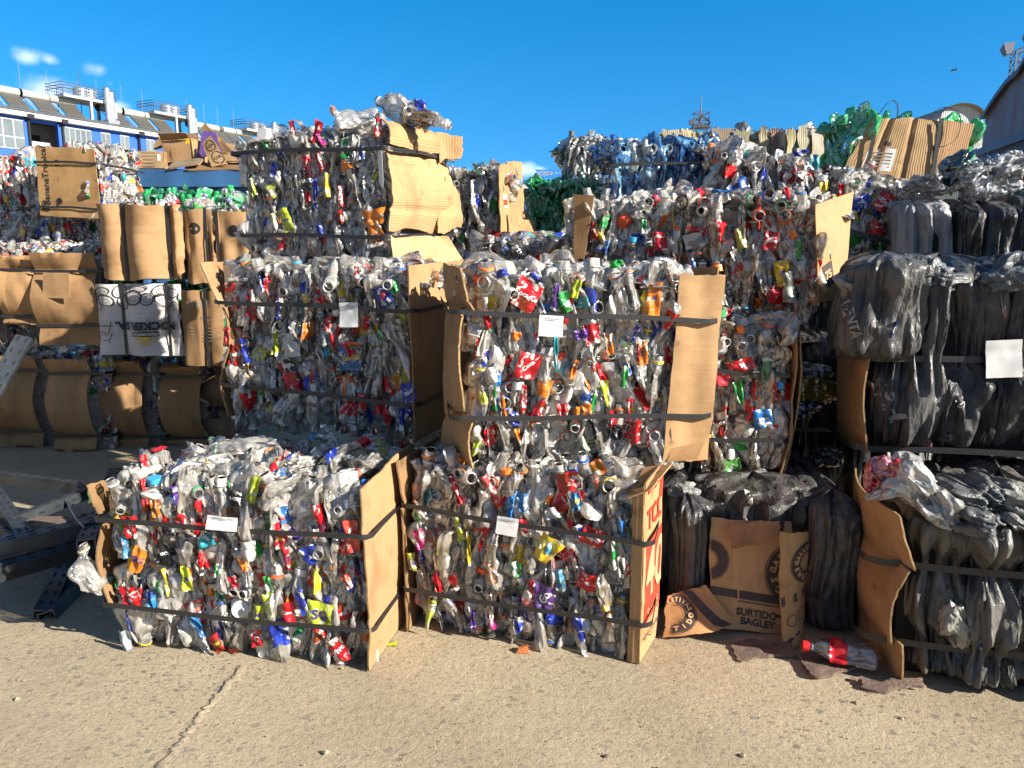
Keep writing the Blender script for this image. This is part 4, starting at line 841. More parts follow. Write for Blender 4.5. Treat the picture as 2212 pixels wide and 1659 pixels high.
BLT = ((.2, .55, .95), (.1, .4, .9), (.4, .75, .95), (.06, .25, .75), (.75, .85, .9)); GRT = ((.08, .85, .25), (.04, .7, .15), (.2, .9, .4), (.12, .75, .35)); GYT = ((.7, .7, .66), (.45, .45, .42), (.8, .78, .74), (.35, .36, .33), (.3, .45, .4))
b = tint_bale('bale of blue bottles behind the long clear bale, strapped once', 1312, 1552, 300, 440, 5.3, BLT, (M['fill_blue'], M['core_blue']), 81); b.strap((.26, .25, .27, .27), e=.03)
tint_bale('grey mixed plastic bale standing left of the blue bale', 1222, 1345, 298, 430, 6.2, GYT, (M['fill_grey'], M['core_grey']), 82, D=.9, n=50)
tint_bale('far green bottle bale under the blue billboard', 1140, 1305, 392, 520, 6.0, GRT, (M['fill_green'], M['core_green']), 83, nt=60, D=.9)
tint_bale('long flat green bottle bale in front of the blue container', 236, 520, 420, 470, 8.2, GRT + ((.75, .78, .76),), (M['fill_green'], M['core_green']), 84, D=1.6, n=40, nt=110, scale=1.2)
# tilted bottle bale
TB = Bale('bottle_bale', 'tilted bottle bale sloping down to the right with a slack black strap', BOT_CAT, (1.14, 4.85, 1.62), R(5), 1.34, .66, .7, 85, GB, roll=R(12))
UT = Bale('bottle_bale', 'dark bottle bale carrying the tilted bale behind the long clear bale', BOT_CAT, (1.45, 4.9, 0), R(5), 1.35, 1.5, .7, 87, GB)
UT.core(mat_=M['core_grey'], inset=.04, top=.03); UT.filler(60, 10)
TB.core(); TB.bottles(66, 34, tint=CLEAR, scale=1.05); TB.filler(70, 30); TB.strap((.40, .36, .27, .3), e=.03, width=.028)
scraps(TB, 4.8, [(1595, 395, 44, 34, (.03, .16, .6), 0), (1660, 440, 16, 50, RED, .4), (1775, 420, 26, 50, YEL, .2), (1800, 440, 40, 40, (.6, .5, .1), .2), (1860, 440, 60, 30, BLU, .6), (1910, 435, 34, 40, RED, -.3, 'Coca', INKW, 10), (1895, 490, 36, 34, RED, .3), (1945, 455, 40, 40, (.5, .6, .65), .3), (1700, 470, 20, 40, (.4, .4, .1), 0), (1730, 330, 40, 16, BLU, .1), (1760, 350, 20, 30, TEA, .2)])
# tilted green bale with a flute cardboard front
GC = Bale('carton_bale', 'tilted bale of green bottles behind a buckled cardboard front, its snapped straps looping up', 'cardboard bale', at(1838, 372, 5.6), R(4), .82, .43, .7, 86, 'bales of one colour of bottle', roll=R(6))
GC.core(mat_=M['core_green']); W, H, D = GC.W, GC.H, GC.D
GC.bottles(0, 8, nright=14, nleft=40, detail=False, tinted=True, tint=GRT); GC.filler(30, 20, mats=[M['fill_green']])
dk = [(place2d(rect2d(.18, .16, 3), .18, .12), M['grey_white'] if 'grey_white' in M else M['paper']), (place2d(text2d('06', .05, .002), .2, .235), M['ink'])]
for i_ in range(5): dk.append((place2d(rect2d(.15, .008, 2), .18, .07+.024*i_), M['grey_ink']))
gp = lambda x, y, o=.04: GC.px(x, y, o)[:]
sheet('cardboard_front', GC.root, [gp(1820, 374, .06), gp(2012, 392, .07), gp(2024, 258), gp(1884, 252)], [M['flute']], (.52, .36, .2), 40, 24, .008, .008, 87, jag=.02, creases=[('u', .30, .03, .03), ('u', .66, .02, .03)], decals=dk)
sheet('cardboard_flap', GC.root, [gp(2008, 392, .06), gp(2078, 384, .0), gp(2104, 266, .0), gp(2032, 261, .04)], [M['flute']], (.42, .27, .15), 14, 20, .008, .006, 88, jag=.01)
def loose_strap(parent, pts, width=.024, name='loose_strap', n=26):
    P = [Vector(p) for p in pts]; out = []
    for i in range(len(P)-1):
        p0, p1, p2, p3 = P[max(i-1, 0)], P[i], P[i+1], P[min(i+2, len(P)-1)]
        for k in range(8):
            t = k/8; out.append(.5*((2*p1) + (p2-p0)*t + (2*p0-5*p1+4*p2-p3)*t*t + (3*p1-p0-3*p2+p3)*t**3))
    out.append(P[-1]); wd = Vector((.55, .75, .35)).normalized(); nr = []
    for i in range(len(out)):
        t = (out[min(i+1, len(out)-1)]-out[max(i-1, 0)]).normalized(); nr.append(t.cross(wd).normalized())
    v, f = ribbon(out, nr, width, .002, wd); return link(name, mesh_np(name, v, f, [M['strap']], smooth=False), parent)
q = lambda x, y, o=.03: GC.px(x, y, o)
loose_strap(GC.root, [q(1885, 275), q(1905, 238, .05), q(1925, 218, .06), q(1938, 226, .04), q(1938, 250, 0), q(1930, 262, -.05)])
loose_strap(GC.root, [q(2010, 258), q(2020, 240, .05), q(2045, 232, .07), q(2070, 245, .08), q(2074, 275, .09), q(2060, 305, .09), q(2025, 318, .06), q(2012, 305, .04)])
for xa_, xb_ in ((1868, 1897), (2015, 2033)):
    v, f = ribbon([(GC.px(xa_, 380, .085).lerp(GC.px(xb_, 256, .065), k_/5))[:] for k_ in range(6)], [(0, -1, 0)]*6, .028, .002, (1, 0, 0)); link('strap', mesh_np('strap', v, f, [M['strap']], smooth=False), GC.root)
# far cardboard bales on the skyline
def board_bale(label, x0, x1, y0, y1, Y, seed, n=3, col=(.62, .52, .38), gap=.02, bottles=True):
    b = px_bale(label, x0, x1, y0, y1, Y, 0, .7, seed, 'carton_bale', 'pale cardboard fronted bales on the skyline', cat='cardboard bale')
    b.core(inset=.02, top=.02); g = random.Random(seed); x = 0
    ws = [g.uniform(.5, 1.4) for _ in range(n)]; tot = sum(ws)
    for i, w in enumerate(ws):
        x1_ = x + w/tot*b.W; hh = b.H*g.uniform(.92, 1.06)
        sheet('cardboard_sheet', b.root, [(x+gap, -.03, 0), (x1_-gap, -.03+g.uniform(-.05, .05), 0), (x1_-gap*.5, -.02, hh), (x+gap, -.02+g.uniform(-.05, .03), hh*g.uniform(.95, 1.02))], [M['flute']], tuple(c*g.uniform(.8, 1.1) for c in col), 10, 14, .01, .02, seed+i, jag=.03); x = x1_
    if bottles: b.bottles(8, 16, detail=False, tinted=True, tint=GYT, scale=.8)
    return b
board_bale('far pale cardboard bale right of the lattice tower, broad ribbed front', 1690, 1790, 274, 350, 7.0, 91, 3)
board_bale('far narrow cardboard bale with two torn upright strips', 1635, 1682, 275, 350, 7.2, 92, 2)
board_bale('far grey cardboard bale with dark upright flaps above the blue bottles', 1528, 1620, 278, 340, 7.2, 93, 2, (.3, .25, .19))
board_bale('far low cardboard bale below the lattice tower', 1425, 1520, 280, 340, 7.2, 94, 3, (.58, .47, .33))

# ------------------------------------------------------------------ left yard: cardboard wrapped bales
def carton_bale(label, x0, x1, y0, y1, Y, seed, pinch=(.18, .82), axis='v', frac=(0., .76), bulge=.12, col=KRAFT, decals=(), D=.7, yaw=0, bott=18, top=10, tinted=None, group='cardboard wrapped bales stacked at the back left', mat_='carton', pieces=3, loose=True, jag=.014):
    b = px_bale(label, x0, x1, y0, y1, Y, yaw, D, seed, 'carton_bale', group, cat='cardboard bale'); g = random.Random(seed)
    W, H = b.W, b.H; kc = g.uniform(.78, 1.06); col = tuple(c*kc for c in col)
    b.core(inset=.05, top=.05)
    ks = [0] + list(pinch) + [1]
    def prof(u, v):
        t = v if axis == 'v' else u; r = np.zeros_like(t)
        for a, c in zip(ks, ks[1:]):
            m = (t >= a)*(t <= c)
            if (a == 0 or c == 1) and c-a < .3:
                k_ = np.clip((c-t)/(c-a) if a == 0 else (t-a)/(c-a), 0, 1); r = np.where(m, bulge*.55*np.sin(np.pi/2*k_), r); continue
            r = np.where(m, bulge*min(1, (c-a)*1.7)*np.sin(np.pi*np.clip((t-a)/(c-a), 0, 1))**.7, r)
        return r + .018*(vnoise(np.stack([u*4, v*4, u*0+seed], 1), seed))
    xa, xb = frac[0]*W, frac[1]*W
    sheet('cardboard_wrap', b.root, [(xa, -.02, 0), (xb, -.02, 0), (xb, -.02, H), (xa, -.02, H)], [M[mat_]], col, 26, 30, .008, .008, seed, jag=jag, prof=prof, decals=decals)
    for z in pinch:
        if axis == 'v':
            pts = [(x, -.052 - .018*math.sin(x*9+seed)*.3, z*H) for x in np.linspace(-.02, W+.02, 14)] + [(W+.03, y, z*H) for y in (.02, D*.5, D)]
            nr = [(0, -1, 0)]*14 + [(1, 0, 0)]*3; v, f = ribbon(pts, nr, .022, .003, (0, 0, 1))
        else:
            x_ = xa + (xb-xa)*z; pts = [(x_, -.052, zz) for zz in np.linspace(-.01, H+.01, 10)] + [(x_, y, H+.025) for y in (.05, D*.5)]
            v, f = ribbon(pts, [(0, -1, 0)]*10 + [(0, 0, 1)]*2, .022, .003, (1, 0, 0))
        link('strap', mesh_np('strap', v, f, [M['strap']], smooth=False), b.root)
    # bottles show beside the board and on top
    for k in range(bott):
        p = PROTO[g.randrange(16)]; c = Vector((max(xb, W-.06) if xb > W-.1 else g.uniform(xb+.03, W), g.uniform(.10, .2) if xb > W-.1 else g.uniform(.03, .12), g.uniform(.05, H-.05))) if k % 4 else Vector((g.uniform(.05, W-.05), g.uniform(.12, .25), H-.0))
        i = g.randrange(16)
        bo = link('bottle', TINT[i] if tinted else LOWM[i], b.root, g.choice(tinted) if tinted else g.choice(LABCOL)); bo.matrix_local = Matrix.Translation(c) @ rot_of((g.gauss(0, .4), g.gauss(-.2, .3), 1 if g.random() < .5 else -1), g.uniform(0, 6)).to_4x4() @ Matrix.Scale(g.uniform(.6, .9), 4)
    b.filler(10, 14, mats=[M['fill_green']] if tinted == GRT else None)
    return b
carton_bale('bulging brown bale at ground level, far left of the back row', 4, 130, 765, 962, 6.3, 201, (.17, .83), frac=(0, .8))
carton_bale('second brown bale of the back row, a lime label on its bottles', 124, 244, 772, 972, 6.15, 202, (.17, .84), frac=(.02, .78))
carton_bale('third brown bale of the back row with loose black straps hanging off', 243, 360, 776, 966, 6.3, 203, (.14, .84), frac=(.0, .74))
carton_bale('fourth brown bale of the back row, half hidden behind the front stack', 366, 456, 787, 960, 6.35, 204, (.1, .86), frac=(.02, .96))
carton_bale('pale printed bale at the right end of the back row', 442, 540, 800, 960, 6.5, 205, (.5,), frac=(0, .8), col=(.42, .3, .19), decals=[(place2d(text2d('pu', .1, .004), .13, .3, 1.6), M['ink'])])
carton_bale('brown bale of the second row with a square torn flap', 96, 236, 545, 745, 6.1, 206, (.22, .8), frac=(0, .97), bulge=.09)
carton_bale('brown barrel shaped bale at the left of the second row', 18, 100, 552, 700, 6.15, 207, (.12, .8), frac=(0, 1.), bulge=.1)
carton_bale('cropped brown bale at the picture edge marked with black print', -70, 22, 575, 745, 6.2, 208, (.45, .9), frac=(0, .9), decals=[(place2d(text2d('CARNE 1', .05, .002), .25, .15), M['ink_brown'])])
carton_bale('cropped brown bale at the picture edge in the bottom row', -110, 4, 760, 955, 6.4, 209, (.2, .8), frac=(0, .9))
ph = sheet('torn_flap', None, [at(92, 642, 5.98)[:], at(150, 646, 5.95)[:], at(150, 590, 5.95)[:], at(94, 588, 5.98)[:]], [M['carton']], K2, 6, 6, .006, .006, 210, jag=.006)
ph.parent = [o for o in bpy.data.objects if o.name.startswith('carton_bale') and 'square torn flap' in o.get('label', '')][0]; ph.matrix_parent_inverse = Matrix.Translation(-Vector(ph.parent.location))
# white printed meat carton, upside down
def oval(cx, cy, a, b_, rot, mt, out):
    v, f = ring2d(.84, 1., 22); out.append((place2d((v*np.array([a, b_]), f), cx, cy, rot), mt))
    for k in range(2):
        v, f = ring2d(.3+.25*k, .36+.25*k, 16); out.append((place2d((v*np.array([a*.9, b_*.8]), f), cx+.1*a, cy-.1*b_, rot), mt))
dw = []
Wk = (at(400, 765, 6.0)-at(222, 765, 6.0)).x; Hk = at(222, 614, 6.0).z-at(222, 765, 6.0).z
for (u, v, a, b_, r_) in ((.1, .9, .07, .035, .1), (.14, .78, .08, .045, -.2), (.32, .9, .06, .05, .6), (.36, .76, .05, .06, .2), (.5, .82, .075, .06, .1), (.55, .95, .08, .03, 0), (.66, .8, .05, .05, .3), (.8, .92, .06, .04, .5), (.84, .78, .07, .045, -.5), (.95, .88, .05, .04, .2), (.04, .68, .05, .03, 0), (.96, .7, .05, .035, .3)):
    oval(u*Wk, v*Hk, a, b_, r_, M['ink'], dw)
dw += [(place2d(text2d('POCKER S.A.', .08, .004), .60*Wk, .43*Hk, math.pi), M['ink']), (place2d(rect2d(.19, .036, 4), .62*Wk, .31*Hk), M['ink']), (place2d(text2d('FRIGORIFICO', .03, .001), .62*Wk, .31*Hk, math.pi), M['paper'])]
for k in range(9):
    a = math.pi + math.pi*k/8; dw.append((place2d(rect2d(.035, .007, 1), .62*Wk + .062*math.cos(a), .27*Hk + .062*math.sin(a), a), M['ink_yellow']))
dw.append((place2d(ring2d(0.0, .034, 20, math.pi, 2*math.pi), .62*Wk, .27*Hk), M['ink_yellow']))
for a in ((.14, .42, .03, .12), (.2, .4, 1.3, .1), (.12, .32, -.5, .07), (.2, .26, 1.2, .1), (.14, .22, .3, .06)): dw.append((place2d(rect2d(a[3], .006, 1), a[0]*Wk, a[1]*Hk, a[2]), M['ink']))
carton_bale('white printed meat carton bale with upside down black lettering and a yellow sun', 222, 402, 614, 765, 6.0, 211, (.33, .86), 'u', (0, 1.), .09, (.80, .80, .82), dw, bott=14, tinted=GRT, mat_='paperboard' if 'paperboard' in M else 'carton')
carton_bale('brown bale with a grey printed word beside the white meat carton', 404, 500, 628, 790, 5.95, 212, (.62,), 'u', (0, .9), .04, KD, [(place2d(text2d('tiani', .10, .004), .14, .50), M['grey_ink']), (place2d(text2d('Carne Natural', .03, .001), .15, .38, .12), M['grey_ink'])] + [(place2d(rect2d(.2, .006, 1), .17, .2+.025*k), M['grey_ink']) for k in range(5)], tinted=GRT, bott=16)
carton_bale('white boarded bale squeezed behind the left front stack', 474, 560, 636, 790, 6.4, 213, (.5,), 'u', (0, 1.), .03, (.75, .75, .8))
carton_bale('fat brown bale of the third row with two vertical straps', 229, 402, 443, 604, 6.0, 214, (.32, .86), 'u', (0, 1.), .14, K2, bott=12, jag=.02)
dh = lambda x, y: [(place2d(ring2d(0, .045, 20), x, y), M['dark'])]
carton_bale('brown bale with a round hand hole in the third row', 402, 472, 452, 612, 6.05, 215, (.8,), 'u', (.08, .98), .05, K2, dh(.1, .42), bott=16)
carton_bale('brown holed bale at the right end of the third row, beside the front stack', 468, 570, 456, 616, 6.1, 216, (.1,), 'u', (.05, .95), .04, K2, dh(.16, .42) + dh(.2, .18))
# bottle bales of the upper left
def back_bale(label, x0, x1, y0, y1, Y, seed, n=46, nt=26, nr=0, D=.7, tint=None, yaw=0):
    b = px_bale(label, x0, x1, y0, y1, Y, yaw, D, seed, group=GB); b.core(); b.bottles(n, nt, nr, detail=False, scale=.95); b.filler(50, 30, nr); return b
back_bale('long low bottle bale under the banana carton bale', -60, 232, 458, 545, 7.0, 221, 60, 40, D=1.0)
back_bale('bottle bale at the far left with red and lime labels', -60, 84, 338, 458, 7.1, 222, 44, 26, 14)
back_bale('flat bottle bale on top of the brown bales at left', -30, 235, 532, 560, 6.4, 223, 20, 60, D=.6)
bn = Bale('carton_bale', 'squarish bale behind a brown banana carton with round holes and vertical dark lettering', 'cardboard bale', at(95, 466, 6.7), R(10), .56, .575, .55, 224, 'cardboard wrapped bales stacked at the back left')
bn.core(); bn.bottles(0, 24, nright=30, detail=False, scale=.9); bn.filler(20, 20, 20); W, H = bn.W, bn.H
db = [(place2d(text2d('BananaTropical', .078, .0015), .085, .33, 1.5708), M['ink']), (place2d(ring2d(0, .026, 20), .2, .44), M['dark']), (place2d(ring2d(0, .026, 20), .2, .13), M['dark'])]
for k, (a, h_) in enumerate(((.03, .05), (.05, .09), (.07, .03), (.09, .07))): db.append((place2d(rect2d(.016, h_, 1), a, .04+h_/2), M['ink']))
sheet('banana_carton', bn.root, [(-.01, -.03, .0), (W+.01, -.03, -.03), (W+.0, -.03, H-.04), (.0, -.03, H)], [M['carton_v']], (.56, .355, .165), 20, 20, .007, .006, 225, jag=.006, creases=[('v', .77, .012, .015), ('v', .14, .012, .015), ('u', .62, .004, .01)], decals=db)
bn.strap((.44, .445, .42, .40), e=.04, width=.018); bn.strap((.07, .075, .05, .05), e=.04, width=.018)
gl = tint_bale('small heap of green bottles beside the banana carton', 78, 112, 418, 460, 7.3, GRT, (M['fill_green'], M['core_green']), 226, n=10, nt=8)

# ------------------------------------------------------------------ black plastic bales
def bundle(name, parent, cx, cy, rx, ry, H, z0, pinch, color, seed, nth=110, nz=90, mat_=None, lean=0., pdepth=.32, topr=.3):
    """one film bundle: an upright wrinkled bag squeezed by the straps"""
    th = np.linspace(0, 2*np.pi, nth, endpoint=False); t = np.linspace(0, 1, nz); T, TH = np.meshgrid(t, th, indexing='ij'); T, TH = T.ravel(), TH.ravel()
    end = np.clip(np.minimum(T/.07, (1-T)/(.16)), 0, 1); r = np.sqrt(1-(1-end)**2)
    near = np.zeros_like(T)
    for z in pinch: near = np.maximum(near, np.exp(-((T-z)/.09)**2))
    r = np.maximum(r, np.where(T < .5, .72, 0))*np.where((T <= 0), .0, 1); ryf = r*(1 - .5*pdepth*near); r = r*(1 - pdepth*near)
    sgn = lambda a, p: np.sign(a)*np.abs(a)**p
    cxx, syy = sgn(np.cos(TH), .75), sgn(np.sin(TH), .75)
    q = np.stack([np.cos(TH)*2.6, np.sin(TH)*2.6, T*2.2], 1)
    wr = .12*(ridge(q*np.array([1.6, 1.6, .7]) + seed, seed)-.4) + (.075+.09*near)*(ridge(q*np.array([4.5, 4.5, .8]) + seed, seed+1)-.4) + .035*(ridge(q*np.array([9, 9, 2.2]) + seed, seed+2)-.4)
    lump = .14*vnoise(q*np.array([.7, .7, 1.1]) + seed*3, seed+4)
    rr = r*(1 + wr + lump)
    x = cx + rx*rr*cxx + lean*(T-.5) + .02*vnoise(np.stack([T*3, T*0+seed, T*0], 1), seed); y = cy + ry*(ryf*(1 + wr + lump))*syy; z = z0 + H*T + .02*vnoise(q*1.3, seed+8)*(T > .9)
    f = [(i*nth+k, i*nth+(k+1) % nth, (i+1)*nth+(k+1) % nth, (i+1)*nth+k) for i in range(nz-1) for k in range(nth)]
    return link(name, mesh_np(name, np.stack([x, y, z], 1), f, [mat_ or M['black_film']]), parent, color)
def blob(name, parent, c, size, color, seed, mat_=None, amp=.35, rot=0., n=56):
    """crumpled film or bag"""
    th = np.linspace(0, 2*np.pi, n*2, endpoint=False); ph = np.linspace(.02, np.pi-.02, n); PH, TH = np.meshgrid(ph, th, indexing='ij'); PH, TH = PH.ravel(), TH.ravel()
    d = np.stack([np.sin(PH)*np.cos(TH), np.sin(PH)*np.sin(TH), np.cos(PH)], 1)
    gq = random.Random(seed); ax = Vector((gq.gauss(0, 1), gq.gauss(0, 1), gq.gauss(0, .7))).normalized(); Q = np.array(Vector((0, 0, 1)).rotation_difference(ax).to_matrix())
    e = d @ Q
    r = 1 + amp*.9*vnoise(d*1.6+seed, seed) + amp*.45*(ridge(e*np.array([3, 3, .7])+seed, seed+1)-.4) + amp*.18*(ridge(e*np.array([7, 7, 1.2])+seed, seed+2)-.4) + amp*.03*(ridge(d*14+seed, seed+3)-.4)
    p = d*r[:, None]*np.array(size); cs, sn = math.cos(rot), math.sin(rot); p = np.stack([p[:, 0]*cs-p[:, 2]*sn, p[:, 1], p[:, 0]*sn+p[:, 2]*cs], 1) + np.array(c)
    m = n*2; f = [(i*m+k, (i+1)*m+k, (i+1)*m+(k+1) % m, i*m+(k+1) % m) for i in range(n-1) for k in range(m)]
    return link(name, mesh_np(name, p, f, [mat_ or M['bag']]), parent, color)
BCOL = [(.028, .03, .034), (.04, .042, .045), (.022, .023, .026), (.055, .056, .058)]
def bag_bale(label, p0, yaw, W, H, D, n, pinch, seed, cols=BCOL, pd=.2, x0=0., sx0=0.):
    b = Bale('film_bale', label, 'film bale', p0, yaw, W, H, D, seed, 'bales of dark plastic film'); g = random.Random(seed)
    b.core(inset=.05, top=.1, mat_=M['core_black']); x = x0; ws = [g.uniform(.7, 1.35) for _ in range(n)]; t_ = sum(ws)
    for i, w in enumerate(ws):
        w = w/t_*(W-x0)
        bundle('film_bundle', b.root, x+w/2, D*.5+g.uniform(-.03, .03), w*.85, D*.55, H*g.uniform(.93, 1.03), 0, pinch, g.choice(cols), seed*10+i, lean=g.uniform(-.05, .05), pdepth=pd); x += w
    for z in pinch: b.strap((z*H,)*4, e=.022, r=.08, width=.026, x0=sx0)
    return b
UB = bag_bale('upper bale of black refuse film at the right, a blank white sheet stuck on it', (1.545, 3.25, .74), R(10), 1.3, .84, .75, 6, (.50, .03), 301, pd=.16, x0=.08, sx0=-.035)
UB.paper(2168, 775, .135, .155, R(4), .05, 'blank_paper')
bundle('film_bundle', UB.root, .05, .12, .17, .22, .46, .40, (.0,), (.05, .05, .05), 355, lean=-.02)
sheet('cardboard_sheet', UB.root, [(-.01, .4, .0), (.0, -.03, .0), (-.01, -.04, .47), (-.03, .4, .47)], [M['carton_v']], K3, 10, 16, .007, .012, 302, jag=.012, prof=lambda u, v: .025*np.sin(np.pi*v))
UB.scrap(1925, 715, .06, .13, (.65, .66, .68), .9 - 1.2, .075, None); UB.scrap(1930, 712, .018, .075, BLU, -.35, .10, None)
from mathutils.bvhtree import BVHTree
def film_text(b, txt, x, y, size, rot, bold=.03):
    VV = []; FF = []; n = 0
    for o in b.root.children:
        if o.name.startswith('film_bundle'):
            VV += [v.co[:] for v in o.data.vertices]; FF += [[i+n for i in p.vertices] for p in o.data.polygons]; n += len(o.data.vertices)
    bv = BVHTree.FromPolygons(VV, FF); c = b.px(x, y, .04); v, f = place2d(text2d(txt, size, size*bold), 0, 0, rot); P = []
    for a, b_ in v:
        h = bv.ray_cast(Vector((c.x+a, -.6, c.z+b_)), Vector((0, 1, 0)))
        P.append((c.x+a, (h[0].y if h[0] else 0) - .005, c.z+b_))
    return link('film_lettering', mesh_np('film_lettering', P, f, [M['ink_film']], smooth=False), b.root)
film_text(UB, 'VENTA', 1836, 690, .05, -1.3); film_text(UB, 'S.P.H.', 1922, 870, .085, -1.1); film_text(UB, '10', 2072, 868, .05, -1.1); film_text(UB, 'P', 2052, 955, .07, -1.1)
for (x, y, c, s_) in ((1962, 850, (.6, .03, .07), .026), (2165, 680, (.6, .02, .03), .014), (2002, 962, (.4, .08, .12), .018)):
    blob('film_scrap', UB.root, UB.px(x, y, .0), (s_, .02, s_*1.3), c, int(x+y), amp=.6)
for (x, y, s_, rx) in ((1905, 615, (.10, .08, .09), .4), (1850, 625, (.09, .08, .05), -.4), (2010, 600, (.12, .1, .07), 0), (2190, 590, (.14, .12, .07), .2)):
    blob('film_fold', UB.root, UB.px(x, y, -.06), s_, (.30, .29, .27) if x < 1950 else (.09, .1, .11), int(x), M['black_film'], .4, rx)  # paler grey on the top folds puts the sunlit top into the colour
LB = bag_bale('sunlit lower bale of grey black film with cardboard round its left end', (1.42, 2.72, 0), R(15), 1.15, .70, .95, 5, (.22, .66), 311, cols=[(.09, .087, .08), (.13, .125, .11), (.07, .068, .063)], pd=.3, x0=.17, sx0=-.07)
bundle('film_bundle', LB.root, .20, .27, .125, .31, .70, 0, (.22, .66), (.085, .08, .072), 357, pdepth=.3)
bundle('film_bundle', LB.root, .36, .30, .13, .36, .69, 0, (.22, .66), (.11, .105, .095), 358, pdepth=.3)
sheet('cardboard_sheet', LB.root, [(-.02, .55, .0), (.06, -.075, .0), (.05, -.08, .16), (-.03, .55, .17)], [M['carton']], KRAFT, 16, 10, .007, .005, 312, jag=.01, prof=lambda u, v: .03*np.sin(np.pi*u))
sheet('cardboard_sheet', LB.root, [(-.035, .55, .155), (.015, -.06, .155), (.05, -.085, .47), (-.045, .55, .48)], [M['carton']], (.5, .31, .16), 18, 16, .007, .006, 313, jag=.03, prof=lambda u, v: .03*np.sin(np.pi*u)+.02*np.sin(np.pi*v))
sheet('cardboard_sheet', LB.root, [(-.05, .55, .465), (.06, -.09, .465), (.0, -.05, .66), (-.05, .55, .67)], [M['carton']], (.52, .32, .16), 16, 12, .007, .006, 314, jag=.02, prof=lambda u, v: .04*np.sin(np.pi*u))
blob('blue_rag', LB.root, LB.px(2122, 1372, .0), (.035, .05, .05), (.02, .12, .5), 33); blob('film_scrap', LB.root, LB.px(2065, 1350, .03), (.05, .05, .09), (.3, .29, .25), 34, M['black_film'], .4)
for k, (x, y, s_, c, r_) in enumerate(((1965, 1035, (.085, .10, .075), (.72, .71, .67), -.4), (2030, 1085, (.15, .12, .06), (.55, .53, .47), -.5), (1918, 1060, (.07, .06, .03), (.75, .73, .7), .5))):
    blob('white_bag', LB.root, LB.px(x, y, -.06), s_, c, 40+k, M['bag'], .42, r_)
for k, (x, y, s_, c) in enumerate(((1905, 1010, (.045, .05, .04), (.7, .22, .3)), (1935, 1012, (.04, .05, .035), (.72, .02, .03)), (1885, 1035, (.03, .05, .06), (.65, .01, .02)), (1920, 1045, (.05, .04, .025), (.7, .25, .33)))):
    blob('red_bag', LB.root, LB.px(x, y, -.08), s_, c, 50+k, M['bag'], .4)
for k, (x, y) in enumerate(((2110, 1060), (2190, 1075), (2090, 1110), (2180, 1110))): blob('film_fold', LB.root, LB.px(x, y, -.12+.05*(k//2)), (.11, .14, .05), (.17, .17, .155) if k % 2 else (.08, .085, .09), 60+k, M['black_film'], .45, -.2)
# ground bale of black bags behind printed biscuit cartons
GD = bag_bale('shaded bale of black bags on the ground between the television carton and the right stack', (.68, 3.24, 0), R(6), .76, .62, .75, 3, (.1,), 331, cols=[(.02, .02, .022), (.03, .028, .03)], pd=.2)
bundle('film_bundle', GD.root, .38, .14, .24, .2, .26, .36, (.0,), (.035, .03, .03), 356, pdepth=.1)
bundle('film_bundle', GD.root, .085, -.02, .075, .12, .57, 0, (.0,), (.03, .03, .034), 361, pdepth=.1)
bundle('film_bundle', GD.root, .70, -.02, .105, .15, .60, 0, (.0,), (.026, .026, .03), 362, pdepth=.1)
blob('white_bag', GD.root, GD.px(1485, 1115, .03), (.045, .05, .07), (.5, .5, .5), 70, M['bag'], .4); blob('bag_fold', GD.root, GD.px(1480, 1065, -.02), (.06, .06, .04), (.25, .25, .25), 71, M['black_film'], .4)
cp_ = link('bottle_cap', PROTO[0]['cap'], GD.root, (.6, .6, .58)); cp_.location = GD.px(1546, 1072, .05); cp_.rotation_euler = (0, 1.5, 0); cp_.location.x -= .02
# biscuit cartons leaning on it
def logo(cx, cy, r, out, a0=0, a1=2*math.pi, words=True):
    out.append((place2d(ring2d(.52*r, r*.97, 44, a0, a1), cx, cy), M['ink_brown'])); out.append((place2d(ring2d(r, r*1.03, 44, a0, a1), cx, cy), M['ink_brown'])); out.append((place2d(ring2d(.44*r, .47*r, 44, a0, a1), cx, cy), M['ink_brown']))
    if words:
        out.append((place2d(arc_text('GALLETITAS', .75*r, .26*r, R(170), R(10), .002), cx, cy), M['kraftink'])); out.append((place2d(arc_text('SURTIDO', .75*r, .30*r, R(195), R(345), .002, True), cx, cy), M['kraftink']))
def carton(label, corners, decals, col, seed, name='flat_carton', wob=.008, jag=.01, **kw):
    A = sum((Vector(c) for c in corners), Vector())/4; base = min(c[2] for c in corners)
    t = thing(name, label, 'cardboard', (A.x, A.y, base), 0, kw.pop('group', None))
    o = sheet('board', t, [(Vector(c)-t.location)[:] for c in corners], [M['carton_v']], col, 20, 24, .006, wob, seed, jag=jag, decals=decals, **kw); return t
d1 = []
wA, hA = .40, .43
d1 += [(place2d(rect2d(.42, .035, 6), .2, .145, -.06), M['ink_brown']), (place2d(text2d('CONSUMIR PREFERENTEMENTE ANTES DE', .011, .0003), .22, .115, -.06), M['ink_brown']), (place2d(text2d('SURTIDO', .042, .0015), .20, .072, -.05), M['ink_brown']), (place2d(text2d('BAGLEY', .042, .0015), .205, .035, -.05), M['ink_brown']), (place2d(rect2d(.04, .014, 1), .30, .074, -.05), M['ink_brown'])]
logo(.37, .25, .135, d1); logo(-.01, .29, .085, d1, R(-85), R(85), False)
Yc = 3.06
carton('opened brown biscuit carton with round dark emblem leaning on the black bags', [at(1534, 1352, Yc-.02)[:], at(1705, 1372, Yc-.03)[:], at(1712, 1128, Yc+.06)[:], at(1535, 1118, Yc+.06)[:]], d1, (.68, .43, .22), 341, group='torn biscuit cartons')
